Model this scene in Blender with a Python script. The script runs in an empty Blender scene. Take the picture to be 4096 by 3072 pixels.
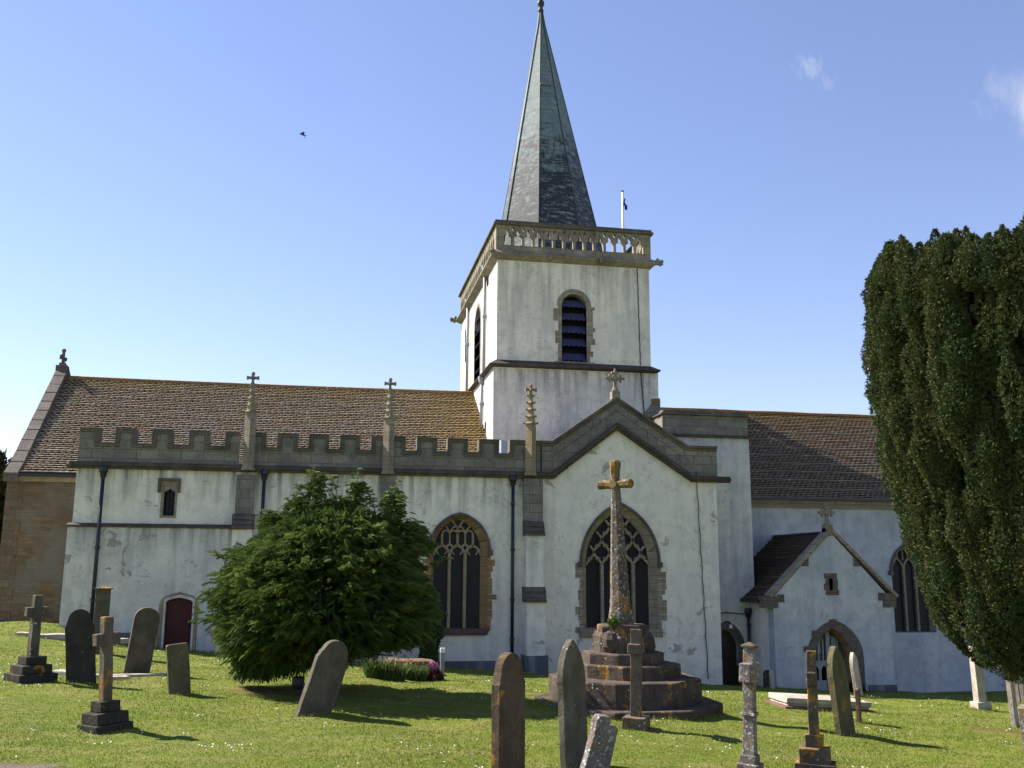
import bpy, bmesh, math, random
import numpy as np
from mathutils import Vector, Matrix, Euler
from mathutils.geometry import tessellate_polygon
random.seed(7); rng = np.random.default_rng(7)
scene = bpy.context.scene
COL = scene.collection
R = math.radians
# ---------------------------------------------------------------- camera
FPX = 3900.0
def cam_basis(yaw, pitch, roll):
    f = np.array([math.sin(yaw)*math.cos(pitch), math.cos(yaw)*math.cos(pitch), math.sin(pitch)])
    r = np.array([math.cos(yaw), -math.sin(yaw), 0.])
    d = np.cross(f, r)
    return np.stack([math.cos(roll)*r+math.sin(roll)*d, -math.sin(roll)*r+math.cos(roll)*d, f], 1)
CB = cam_basis(R(10.50), R(10.60), R(-0.36))
cd = bpy.data.cameras.new('camera'); cam = bpy.data.objects.new('camera', cd); COL.objects.link(cam)
cd.sensor_width = 36; cd.lens = 36*FPX/4096; cd.clip_end = 3000; cd.clip_start = .1
cam.matrix_world = Matrix(((CB[0,0], -CB[0,1], -CB[0,2], 0), (CB[1,0], -CB[1,1], -CB[1,2], 0), (CB[2,0], -CB[2,1], -CB[2,2], 0), (0,0,0,1)))
scene.camera = cam
def at(px, py, X=None, Y=None, Z=None):          # survey helper: photo measurement to a point on a known plane
    d = CB @ np.array([(px-2048)/FPX, (py-1536)/FPX, 1.])
    t = X/d[0] if X is not None else (Y/d[1] if Y is not None else Z/d[2])
    return d*t
# ---------------------------------------------------------------- ground height
GC = np.array([(-14,42,-2.3),(-12,40,-2.2),(-8.5,36,-2.0),(-4.6,36,-2.55),(0.5,36,-2.8),(5.4,36,-3.08),(8,36,-3.42),(11.5,36,-3.75),(14.8,36,-4.0),(16.4,35,-4.22),(21.2,35,-4.38),
 (28,39.9,-5.0),(40,40,-5.6),(-4,14.8,-2.6),(-7.5,19,-2.38),(3,11,-2.72),(5.5,18.6,-2.93),(7.3,19.5,-2.98),(8.5,17,-3.15),(5,13.5,-2.88),(13,21,-3.5),(-6,10,-2.55),(8,9.5,-2.85),
 (0,25,-2.72),(12,29,-3.72),(20,28,-4.1),(-12,26,-2.15),(0,3,-1.75),(-8,4,-1.8),(8,4,-1.9),(-20,10,-2.3),(20,10,-3.2),(-25,40,-2.0),(40,15,-4.2),(0,-8,-1.4),(4,52,-3.4),(30,55,-5.0),(-20,55,-2.6)], float)
_feet = [(448,2576,36),(607,2591,36),(790,2600,36),(1786,2667,36),(2010,2680,36),(2199,2694,36),(2700,2732,36),(2888,2737,37.1),(3099,2752,35),(3300,2764,35),(3468,2771,35),(3574,2771,35),(3640,2770,39.9),(3900,2765,39.9),(4018,2762,39.9)]
GC = np.array([g for g in GC.tolist() if not (g[1] in (36,35) or (g[0] == 28))]+[tuple(at(a, b, Y=c)) for a, b, c in _feet]+[(-8.5,36,-2.0),(-12.5,38,-2.15)])
def _u(r2): return np.where(r2 > 1e-9, r2*np.log(np.maximum(r2, 1e-9)), 0)
_n = len(GC); _K = _u(((GC[:,None,:2]-GC[None,:,:2])**2).sum(-1)) + 4.0*np.eye(_n)
_P = np.c_[np.ones(_n), GC[:,:2]]
_S = np.linalg.solve(np.block([[_K,_P],[_P.T,np.zeros((3,3))]]), np.r_[GC[:,2], np.zeros(3)])
def gh(x, y):
    x = np.asarray(x, float); y = np.asarray(y, float)
    cx = np.clip(x, -26, 42); cy = np.clip(y, -8, 56)
    r2 = (cx[...,None]-GC[:,0])**2 + (cy[...,None]-GC[:,1])**2
    z = _u(r2) @ _S[:_n] + _S[_n] + _S[_n+1]*cx + _S[_n+2]*cy
    z = z + .022*np.sin(x*1.9+1.3*np.sin(y*1.1))+.018*np.sin(y*2.3+x*.7)+.012*np.sin(x*4.1-y*3.3)
    return z
def G(px, py):                                     # where the line of sight meets the lawn
    d = CB @ np.array([(px-2048)/FPX, (py-1536)/FPX, 1.])
    lo = 5.0
    t = np.linspace(6, 60, 2200); P = d[None,:]*t[:,None]
    s = P[:,2]-gh(P[:,0], P[:,1]); i = int(np.argmax(s < 0))
    a, b = t[i-1], t[i]; f = s[i-1]/(s[i-1]-s[i]); p = d*(a+(b-a)*f)
    return Vector(p), float((p@CB[:,2])/FPX)       # point, metres per photo pixel there
# ---------------------------------------------------------------- materials
class NT:
    def __init__(s, name):
        s.m = bpy.data.materials.new(name); s.m.use_nodes = True
        s.t = s.m.node_tree; s.t.nodes.clear()
        s.out = s.n('ShaderNodeOutputMaterial'); s.b = s.n('ShaderNodeBsdfPrincipled')
        s.t.links.new(s.b.outputs[0], s.out.inputs[0])
        s.pos = s.n('ShaderNodeNewGeometry').outputs['Position']
    def n(s, ty, **k):
        o = s.t.nodes.new(ty)
        for a, b in k.items(): setattr(o, a, b)
        return o
    def l(s, a, b):
        if hasattr(a, 'is_linked') or hasattr(a, 'links'): s.t.links.new(a, b)
        else:
            if isinstance(a, (tuple, list)) and len(a) == 3 and b.type == 'RGBA': a = (*a, 1)
            b.default_value = a
    def sc(s, v, k):
        o = s.n('ShaderNodeMapping'); s.l(v, o.inputs[0]); o.inputs[3].default_value = k; return o.outputs[0]
    def noise(s, scale, detail=4, rough=.55, vec=None, dist=0):
        o = s.n('ShaderNodeTexNoise'); s.l(vec or s.pos, o.inputs['Vector'])
        o.inputs['Scale'].default_value = scale; o.inputs['Detail'].default_value = detail
        o.inputs['Roughness'].default_value = rough; o.inputs['Distortion'].default_value = dist
        return o.outputs['Fac']
    def vor(s, scale, vec=None, out='Distance', feat='F1'):
        o = s.n('ShaderNodeTexVoronoi', feature=feat); s.l(vec or s.pos, o.inputs['Vector']); o.inputs['Scale'].default_value = scale
        return o.outputs[out]
    def mp(s, v, a, b, c=0., d=1.):
        o = s.n('ShaderNodeMapRange'); s.l(v, o.inputs[0])
        for i, q in enumerate((a, b, c, d)): o.inputs[i+1].default_value = q
        return o.outputs[0]
    def ma(s, op, a, b=0.):
        o = s.n('ShaderNodeMath', operation=op); s.l(a, o.inputs[0]); s.l(b, o.inputs[1]); return o.outputs[0]
    def mix(s, f, a, b, mode='MIX'):
        o = s.n('ShaderNodeMix', data_type='RGBA', blend_type=mode)
        s.l(f, o.inputs[0]); s.l(a, o.inputs[6]); s.l(b, o.inputs[7]); return o.outputs[2]
    def xyz(s, v=None):
        o = s.n('ShaderNodeSeparateXYZ'); s.l(v or s.pos, o.inputs[0]); return o.outputs
    def comb(s, x, y, z):
        o = s.n('ShaderNodeCombineXYZ'); s.l(x, o.inputs[0]); s.l(y, o.inputs[1]); s.l(z, o.inputs[2]); return o.outputs[0]
    def attr(s, name):
        return s.n('ShaderNodeAttribute', attribute_name=name).outputs['Fac']
    def bump(s, h, st=.5, dist=.02):
        o = s.n('ShaderNodeBump'); o.inputs['Strength'].default_value = st; o.inputs['Distance'].default_value = dist
        s.l(h, o.inputs['Height']); s.l(o.outputs[0], s.b.inputs['Normal'])
    def fin(s, col, rough=.85, spec=.3, metal=0.):
        s.l(col, s.b.inputs['Base Color']); s.l(rough, s.b.inputs['Roughness'])
        s.b.inputs['Specular IOR Level'].default_value = spec; s.b.inputs['Metallic'].default_value = metal
        return s.m
def band(m, z, a, b):            # 1 at height a fading to 0 at height b below it
    return m.mp(z, b, a)
def render_mat(name, c1, c2, patch=.66, streak=.55, drips=(), rough_k=.35, patchcol=(.30,.26,.21)):
    m = NT(name); x, y, z = m.xyz()
    big = m.mp(m.noise(.55, 5, .6), .38, .66)
    col = m.mix(big, c1, c2)
    col = m.mix(m.mp(m.noise(2.3, 6, .7), .47, .68, 0, .55), col, tuple(v*.72 for v in c2))
    st = m.mp(m.noise(1.0, 5, .65, m.sc(m.pos, (2.2,2.2,.22))), .5, .72)
    col = m.mix(m.ma('MULTIPLY', st, streak), col, (.27,.29,.29))
    fl = m.mp(m.noise(9, 3, .7, m.sc(m.pos, (1.3,1.3,.6))), .66, .74)
    col = m.mix(m.ma('MULTIPLY', fl, .55), col, (.20,.20,.18))
    fine = m.noise(28, 3, .6)
    col = m.mix(m.mp(fine, .3, .75, 0, .16), col, (.25,.25,.23))
    pn = m.noise(.9, 6, .62, m.sc(m.pos, (1,1,1.2)), .3)
    col = m.mix(m.mp(pn, patch, patch+.025, 0, .75), col, patchcol)
    for a, b, k in drips:
        dn = m.mp(m.noise(1.6, 4, .6, m.sc(m.pos, (2.6,2.6,.16))), .42, .66)
        col = m.mix(m.ma('MULTIPLY', m.ma('MULTIPLY', m.mp(z, b, a), m.ma('LESS_THAN', z, a+.02)), m.ma('MULTIPLY', dn, k)), col, (.12,.12,.11))
    ck = m.ma('ABSOLUTE', m.ma('SUBTRACT', m.noise(1.1, 7, .62, None, .6), .5)); ckm = m.ma('MULTIPLY', m.ma('LESS_THAN', ck, .0045), m.mp(m.noise(.8, 2), .5, .56))
    col = m.mix(m.ma('MULTIPLY', ckm, .6), col, (.12,.12,.11))
    h = m.ma('ADD', m.noise(3.5, 6, .6), m.ma('MULTIPLY', fine, .25))
    m.bump(h, rough_k, .05)
    return m.fin(col, .9, .2)
M = {}
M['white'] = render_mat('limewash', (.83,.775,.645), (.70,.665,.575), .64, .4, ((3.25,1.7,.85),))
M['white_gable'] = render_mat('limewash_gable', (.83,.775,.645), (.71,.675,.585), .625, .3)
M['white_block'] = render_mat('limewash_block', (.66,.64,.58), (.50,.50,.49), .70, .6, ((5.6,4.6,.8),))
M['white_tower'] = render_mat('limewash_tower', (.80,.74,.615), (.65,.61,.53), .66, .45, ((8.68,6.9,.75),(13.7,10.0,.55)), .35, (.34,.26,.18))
M['white_shade'] = render_mat('limewash_shade', (.54,.545,.54), (.38,.41,.45), .70, .6, ((2.45,.6,.3),))  # limewash copy for shaded walls, the shade put into a darker, bluer colour
M['white_rough'] = render_mat('limewash_rough', (.73,.69,.60), (.58,.56,.51), .605, .5, ((float(at(600,2106,Y=36)[2]),.1,.8),), 1.0, (.27,.22,.19))
def stone_mat(name, c1, c2, c3, bw=.6, bh=.3, lich=.0, dark=.5, mortar=.3):
    m = NT(name); x, y, z = m.xyz()
    o = m.n('ShaderNodeTexBrick'); m.l(m.comb(m.ma('ADD', x, y), z, 0.), o.inputs['Vector'])
    o.inputs['Color1'].default_value = (*c1,1); o.inputs['Color2'].default_value = (*c2,1); o.inputs['Mortar'].default_value = (*[v*mortar for v in c1],1)
    o.inputs['Scale'].default_value = 1; o.inputs['Brick Width'].default_value = bw; o.inputs['Row Height'].default_value = bh
    o.inputs['Mortar Size'].default_value = .012; o.inputs['Mortar Smooth'].default_value = .3
    col = m.mix(m.mp(m.noise(1.4, 5, .65), .35, .68), o.outputs[0], c3)
    col = m.mix(m.mp(m.noise(6, 5, .7, m.sc(m.pos, (1,1,.5))), .5, .72, 0, dark), col, (.06,.055,.045))
    col = m.mix(m.mp(m.noise(22, 3, .7), .62, .7, 0, .35), col, (.42,.42,.38))
    if lich: col = m.mix(m.mp(m.noise(3.2, 6, .75), .60, .66, 0, lich), col, (.42,.24,.04))
    m.bump(m.noise(14, 5, .65), .6, .03)
    return m.fin(col, .92, .15)
M['ashlar'] = stone_mat('grey_ashlar', (.19,.175,.145), (.285,.26,.21), (.14,.13,.11), .75, .33, .12)
M['coping'] = stone_mat('dark_coping', (.13,.115,.09), (.16,.14,.11), (.07,.062,.05), 1.2, .6, .18)
M['string'] = stone_mat('dark_string', (.085,.07,.055), (.11,.09,.07), (.045,.04,.036), 1.0, .6, .2)
M['tower_stone'] = stone_mat('tower_stone', (.27,.235,.175), (.33,.285,.21), (.15,.13,.095), .7, .4, .2)
M['tracery'] = stone_mat('tracery_stone', (.35,.285,.185), (.30,.245,.16), (.24,.18,.10), .6, .5, .1, .3)
M['orange_stone'] = stone_mat('iron_stone', (.34,.22,.09), (.27,.17,.08), (.17,.11,.06), .5, .35, .3, .4)
M['quoin'] = stone_mat('quoin_stone', (.33,.28,.20), (.28,.23,.16), (.20,.17,.13), .5, .3, .05, .45)
M['brown_quoin'] = stone_mat('brown_quoin', (.20,.15,.105), (.16,.115,.08), (.12,.09,.065), .5, .3, .05, .5)
M['dark_stone'] = stone_mat('dark_stone', (.17,.14,.115), (.14,.115,.095), (.09,.075,.065), .5, .3, .03, .5)
M['red_stone'] = stone_mat('red_stone', (.16,.10,.08), (.13,.085,.07), (.08,.06,.05), .5, .3, .03, .5)
def rubble():
    m = NT('brown_rubble'); x, y, z = m.xyz()
    w = m.noise(2.5, 3, .5)
    v = m.comb(m.ma('ADD', m.ma('ADD', x, y), m.ma('MULTIPLY', w, .22)), m.ma('ADD', z, m.ma('MULTIPLY', w, .14)), 0.)
    o = m.n('ShaderNodeTexBrick'); m.l(v, o.inputs['Vector']); o.inputs['Color1'].default_value = (.21,.145,.09,1); o.inputs['Color2'].default_value = (.11,.078,.052,1)
    o.inputs['Mortar'].default_value = (.17,.12,.075,1); o.inputs['Scale'].default_value = 1; o.inputs['Brick Width'].default_value = .36; o.inputs['Row Height'].default_value = .13
    o.inputs['Mortar Size'].default_value = .016; o.inputs['Bias'].default_value = -.1
    col = m.mix(m.mp(m.noise(1.1, 5, .6), .42, .62), o.outputs[0], (.17,.155,.135))
    col = m.mix(m.mp(m.noise(.5, 4, .6, m.sc(m.pos,(1,1,.6))), .5, .68, 0, .6), col, (.10,.065,.042))
    m.bump(m.ma('ADD', o.outputs['Fac'], m.noise(12, 5, .7)), .9, .03)
    return m.fin(col, .93, .15)
M['rubble'] = rubble()
def grave_mat(name, base, dark, white=.0, orange=.0, ow=.62):
    m = NT(name)
    col = m.mix(m.mp(m.noise(2.6, 6, .65), .35, .68), base, dark)
    col = m.mix(m.mp(m.noise(9, 4, .7, m.sc(m.pos, (1,1,.35))), .5, .75, 0, .5), col, tuple(v*.55 for v in dark))
    col = m.mix(m.mp(m.noise(45, 2, .6), .55, .7, 0, .3), col, tuple(min(1, v*1.9) for v in base))
    if white:
        vd = m.ma('ADD', m.ma('ADD', m.vor(13.0), m.ma('MULTIPLY', m.noise(30, 4, .7), .35)), m.ma('MULTIPLY', m.noise(7, 3, .6), .5)); wn = m.noise(3.0, 5, .7)
        col = m.mix(m.ma('MULTIPLY', m.mp(vd, .66, .58), m.mp(wn, .62-white*.2, .68-white*.2)), col, (.50,.50,.47))
        col = m.mix(m.mp(m.noise(17, 5, .75), .72-white*.16, .76-white*.16, 0, .8), col, (.42,.43,.40))
    if orange:
        on = m.noise(3.4, 6, .72, m.sc(m.pos, (1.0,1.0,.8)), .4)
        col = m.mix(m.mp(on, ow-orange*.14, ow+.05-orange*.14, 0, .9), col, m.mix(m.noise(20), (.36,.20,.03), (.22,.11,.03)))
    m.bump(m.ma('ADD', m.noise(9, 6, .7), m.ma('MULTIPLY', m.noise(60, 3, .6), .3)), .8, .03)
    return m.fin(col, .93, .12)
M['g_grey'] = grave_mat('weathered_grey', (.135,.118,.088), (.07,.06,.044), .15, .0)
M['g_dark'] = grave_mat('weathered_dark', (.055,.050,.038), (.028,.026,.021), .0, .12)
M['g_brown'] = grave_mat('weathered_brown', (.12,.085,.058), (.065,.045,.032), .25, .25)
M['g_orange'] = grave_mat('lichen_orange', (.125,.10,.075), (.06,.048,.036), .35, .75)
M['g_or2'] = grave_mat('lichen_some', (.15,.12,.09), (.075,.06,.048), .2, .45)
M['g_spot'] = grave_mat('lichen_spotted', (.19,.165,.15), (.12,.09,.075), 1.0, .45)
M['g_pale'] = grave_mat('pale_stone', (.46,.40,.34), (.28,.235,.20), .3, .1)
M['g_red'] = grave_mat('red_sandstone', (.19,.11,.08), (.10,.06,.048), .35, .12)
M['g_green'] = grave_mat('mossy_stone', (.13,.115,.065), (.07,.066,.034), .1, .25)
M['g_step'] = grave_mat('monument_steps', (.105,.080,.062), (.040,.031,.026), .35, .2)
M['g_mono'] = grave_mat('monument_shaft', (.155,.12,.09), (.075,.055,.042), .95, .18)
M['g_gold'] = grave_mat('monument_head', (.20,.155,.085), (.12,.08,.036), .6, .85)
M['g_green_top'] = grave_mat('mossy_top', (.20,.19,.13), (.10,.11,.05), .2, .1)
def simple(name, c, rough=.5, spec=.4, var=.25, metal=0.):
    m = NT(name); col = m.mix(m.mp(m.noise(5, 4, .6), .3, .7), c, tuple(v*(1-var) for v in c))
    m.bump(m.noise(25, 3), .15, .01); return m.fin(col, rough, spec, metal)
M['iron'] = simple('black_iron', (.012,.013,.022), .45, .5)
M['iron_blue'] = simple('blue_black_pipe', (.012,.014,.045), .4, .5)
M['slate_louvre'] = simple('slate_louvre', (.050,.052,.115), .75, .2)
M['void'] = simple('dark_inside', (.012,.012,.014), .9, .1)
M['plinth'] = render_mat('dark_plinth', (.14,.14,.15), (.075,.08,.095), .75, .8)
M['lead'] = simple('lead_sheet', (.30,.33,.38), .45, .4)
M['polewhite'] = simple('white_pole', (.75,.74,.72), .4, .4, .08)
M['flag'] = simple('blue_flag', (.015,.045,.22), .8, .2)
M['metal_post'] = simple('metal_post', (.30,.30,.30), .45, .5)
M['white_cap'] = simple('white_cap', (.8,.8,.82), .3, .5, .03)
M['bird'] = simple('dark_plumage', (.02,.02,.035), .8, .2)
def planks(name, c, w=.13, horizontal=False):
    m = NT(name); x, y, z = m.xyz()
    u = m.ma('ADD', x, y); fr = m.ma('FRACT', m.ma('DIVIDE', u, w))
    edge = m.ma('LESS_THAN', fr, .07)
    col = m.mix(m.mp(m.noise(3, 5, .6, m.sc(m.pos, (6,6,.6))), .3, .7), c, tuple(v*.7 for v in c))
    col = m.mix(m.ma('MULTIPLY', edge, .7), col, tuple(v*.25 for v in c))
    m.bump(m.ma('SUBTRACT', 1., edge), .5, .01); return m.fin(col, .6, .3)
M['red_door'] = planks('red_planks', (.078,.014,.016), .14)
M['wood_door'] = planks('brown_planks', (.040,.025,.018), .12)
M['gate'] = simple('grey_gate_paint', (.33,.37,.38), .6, .3, .2)
M['gate_panel'] = simple('gate_glazing', (.16,.185,.20), .25, .5, .4)
def glass():
    m = NT('leaded_glass'); x, y, z = m.xyz()
    a = m.ma('FRACT', m.ma('MULTIPLY', m.ma('ADD', x, m.ma('MULTIPLY', z, .62)), 7.0)); b = m.ma('FRACT', m.ma('MULTIPLY', m.ma('SUBTRACT', x, m.ma('MULTIPLY', z, .62)), 7.0))
    ln = m.ma('MAXIMUM', m.ma('LESS_THAN', a, .13), m.ma('LESS_THAN', b, .13))
    cell = m.noise(4.5, 2, .5)
    col = m.mix(ln, m.mix(cell, (.004,.005,.009), (.014,.015,.022)), (.028,.028,.032))
    m.bump(m.ma('ADD', ln, m.ma('MULTIPLY', cell, .6)), .35, .02)
    return m.fin(col, m.mp(cell, .3, .7, .3, .5), .2)
M['glass'] = glass()
def tiles(name, lich_right=True, x_edge=7.0, ridge_z=8.5, drk=1.0):
    m = NT(name); x, y, z = m.xyz(); r = m.attr('rnd')
    c = m.n('ShaderNodeValToRGB'); m.l(r, c.inputs[0]); e = c.color_ramp.elements
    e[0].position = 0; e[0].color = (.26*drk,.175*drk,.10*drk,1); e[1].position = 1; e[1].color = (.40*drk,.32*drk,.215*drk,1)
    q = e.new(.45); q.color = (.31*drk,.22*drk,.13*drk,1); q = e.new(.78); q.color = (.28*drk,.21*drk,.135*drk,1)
    col = m.mix(m.mp(m.noise(.9, 4, .6), .4, .65, 0, .55), c.outputs[0], (.26*drk,.235*drk,.175*drk))
    wl = m.mp(m.noise(2.2, 6, .8), .62, .67, 0, .7); col = m.mix(m.ma('MULTIPLY', wl, m.mp(r, .35, .8)), col, (.50,.49,.47))
    yl = m.noise(1.5, 6, .75)
    near = m.mp(m.ma('ADD', z, m.ma('MULTIPLY', yl, 1.0)), ridge_z-.25, ridge_z+.55, 0, .75)
    if lich_right:
        rt = m.mp(m.ma('ADD', x, m.ma('MULTIPLY', yl, 5.0)), x_edge-2.2, x_edge+1.9, 0, .85)
        near = m.ma('MAXIMUM', near, rt)
        sp = m.mp(m.noise(5, 5, .8), .63, .68, 0, .7); near = m.ma('MAXIMUM', near, m.ma('MULTIPLY', sp, m.mp(x, -12., 4., .25, 1.)))
    col = m.mix(m.ma('MULTIPLY', near, m.mp(m.noise(9, 3, .7), .36, .6)), col, (.44,.27,.045))
    col = m.mix(m.ma('LESS_THAN', r, -.5), col, (.045,.033,.025))  # lip faces near black: shade line and dirt under tile edges, painted in
    m.bump(m.noise(20, 4), .5, .015)
    return m.fin(col, .95, .1)
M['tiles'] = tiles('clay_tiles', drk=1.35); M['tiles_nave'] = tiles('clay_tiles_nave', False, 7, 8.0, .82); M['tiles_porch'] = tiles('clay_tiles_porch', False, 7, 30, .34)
M['ridge'] = simple('ridge_tile', (.33,.17,.06), .85, .2, .4)
def copper():
    m = NT('copper_spire'); x, y, z = m.xyz()
    n1 = m.noise(1.1, 6, .7, m.sc(m.pos, (.75,.75,1.6))); n2 = m.noise(2.6, 6, .75, m.sc(m.pos, (2.4,2.4,.55)))
    hz = m.mp(z, 15., 27., -.20, .20)
    ban = m.noise(1.0, 4, .7, m.sc(m.pos, (.35,.35,1.7)))
    f = m.ma('ADD', m.ma('ADD', m.ma('MULTIPLY', n1, .50), m.ma('MULTIPLY', n2, .45)), m.ma('ADD', hz, m.ma('MULTIPLY', ban, .25)))
    col = m.mix(m.mp(f, .585, .665), (.018,.021,.028), (.105,.145,.158))
    col = m.mix(m.mp(m.noise(2.2, 6, .8, m.sc(m.pos, (1.0,1.0,3.2))), .53, .60, 0, .7), col, (.22,.26,.25))
    col = m.mix(m.mp(m.noise(7, 4, .8, m.sc(m.pos, (1,1,.3))), .62, .68, 0, .5), col, (.30,.36,.33))
    fr = m.ma('FRACT', m.ma('DIVIDE', z, .82)); ln = m.ma('LESS_THAN', fr, .035)
    col = m.mix(m.ma('MULTIPLY', ln, .65), col, (.03,.035,.04))
    m.bump(m.ma('SUBTRACT', m.noise(3, 3), m.ma('MULTIPLY', ln, .8)), .4, .02)
    return m.fin(col, .62, .35)
M['copper'] = copper()
M['lead_dark'] = simple('dark_copper_roll', (.035,.045,.05), .6, .3)
M['gold'] = simple('bronze_finial', (.20,.13,.07), .4, .5, .3, .6)
def leafmat(name, c1, c2, c3, rough=.55, sub=.15, spec=.12):
    m = NT(name); r = m.attr('rnd'); n = m.noise(1.3, 3, .6)
    col = m.mix(m.mp(r, 0, 1), c1, c2); col = m.mix(m.mp(r, .955, .965, 0, .6), col, (.13,.085,.03)); col = m.mix(m.mp(n, .4, .65, 0, .7), col, c3)
    m.fin(col, rough, spec)
    tr = m.n('ShaderNodeBsdfTranslucent'); m.l(col, tr.inputs[0]); mx = m.n('ShaderNodeMixShader'); mx.inputs[0].default_value = sub
    m.t.links.new(m.b.outputs[0], mx.inputs[1]); m.t.links.new(tr.outputs[0], mx.inputs[2]); m.t.links.new(mx.outputs[0], m.out.inputs[0])
    return m.m
M['leaf_con'] = leafmat('cypress_leaf', (.060,.100,.020), (.150,.195,.045), (.045,.082,.022), .6, .28)
M['leaf_yew'] = leafmat('yew_leaf', (.042,.064,.024), (.104,.104,.038), (.042,.072,.032), .85, .12, .03)
M['leaf_ivy'] = leafmat('ivy_leaf', (.03,.07,.012), (.10,.17,.035), (.03,.06,.015), .45, .15)
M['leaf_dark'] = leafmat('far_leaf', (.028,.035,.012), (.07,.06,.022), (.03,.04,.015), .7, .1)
M['bark'] = simple('bark', (.09,.06,.045), .9, .1, .5)
M['twig'] = simple('bare_twig', (.22,.16,.12), .9, .1, .3)
def grasscol(m):
    n = m.noise(.7, 5, .6); f = m.noise(5.5, 4, .65); s = m.noise(.9, 5, .7, m.sc(m.pos, (1,2.2,1)))
    col = m.mix(m.mp(n, .36, .64), (.140,.180,.022), (.195,.220,.036))
    col = m.mix(m.mp(f, .4, .65, 0, .55), col, (.095,.145,.014))
    col = m.mix(m.mp(s, .47, .66, 0, .65), col, (.29,.25,.09))
    col = m.mix(m.mp(m.noise(1.9, 4, .7), .60, .70, 0, .5), col, (.07,.12,.014))
    return col
def ground_mat():
    m = NT('lawn'); x, y, z = m.xyz(); col = grasscol(m)
    # bare trodden soil: under the cypress, beside the lower left corner path, under the yew
    def blob(cx, cy, rx, ry, e0=.7, e1=1.1):
        dx = m.ma('DIVIDE', m.ma('SUBTRACT', x, cx), rx); dy = m.ma('DIVIDE', m.ma('SUBTRACT', y, cy), ry)
        d = m.ma('SQRT', m.ma('ADD', m.ma('MULTIPLY', dx, dx), m.ma('MULTIPLY', dy, dy)))
        return m.mp(m.ma('ADD', d, m.ma('MULTIPLY', m.ma('SUBTRACT', m.noise(1.6, 5, .7), .5), .9)), e1, e0)
    for b in BARE: col = m.mix(m.ma('MULTIPLY', blob(*b[:4]), b[4]), col, b[5])
    g = m.noise(60, 3, .7); col = m.mix(m.mp(g, .35, .7, 0, .25), col, (.06,.09,.012))
    m.bump(m.ma('ADD', g, m.noise(16, 5, .7)), 1.0, .04)
    return m.fin(col, .95, .1)
def blade_mat():
    m = NT('grass_blades'); r = m.attr('rnd'); col = grasscol(m)
    col = m.mix(m.mp(r, .0, 1., 0, .6), col, (.21,.26,.05))
    col = m.mix(m.mp(r, .85, .95, 0, .45), col, (.30,.26,.11))
    m.fin(col, .65, .15)
    tr = m.n('ShaderNodeBsdfTranslucent'); m.l(col, tr.inputs[0]); mx = m.n('ShaderNodeMixShader'); mx.inputs[0].default_value = .3
    m.t.links.new(m.b.outputs[0], mx.inputs[1]); m.t.links.new(tr.outputs[0], mx.inputs[2]); m.t.links.new(mx.outputs[0], m.out.inputs[0])
    return m.m
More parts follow.
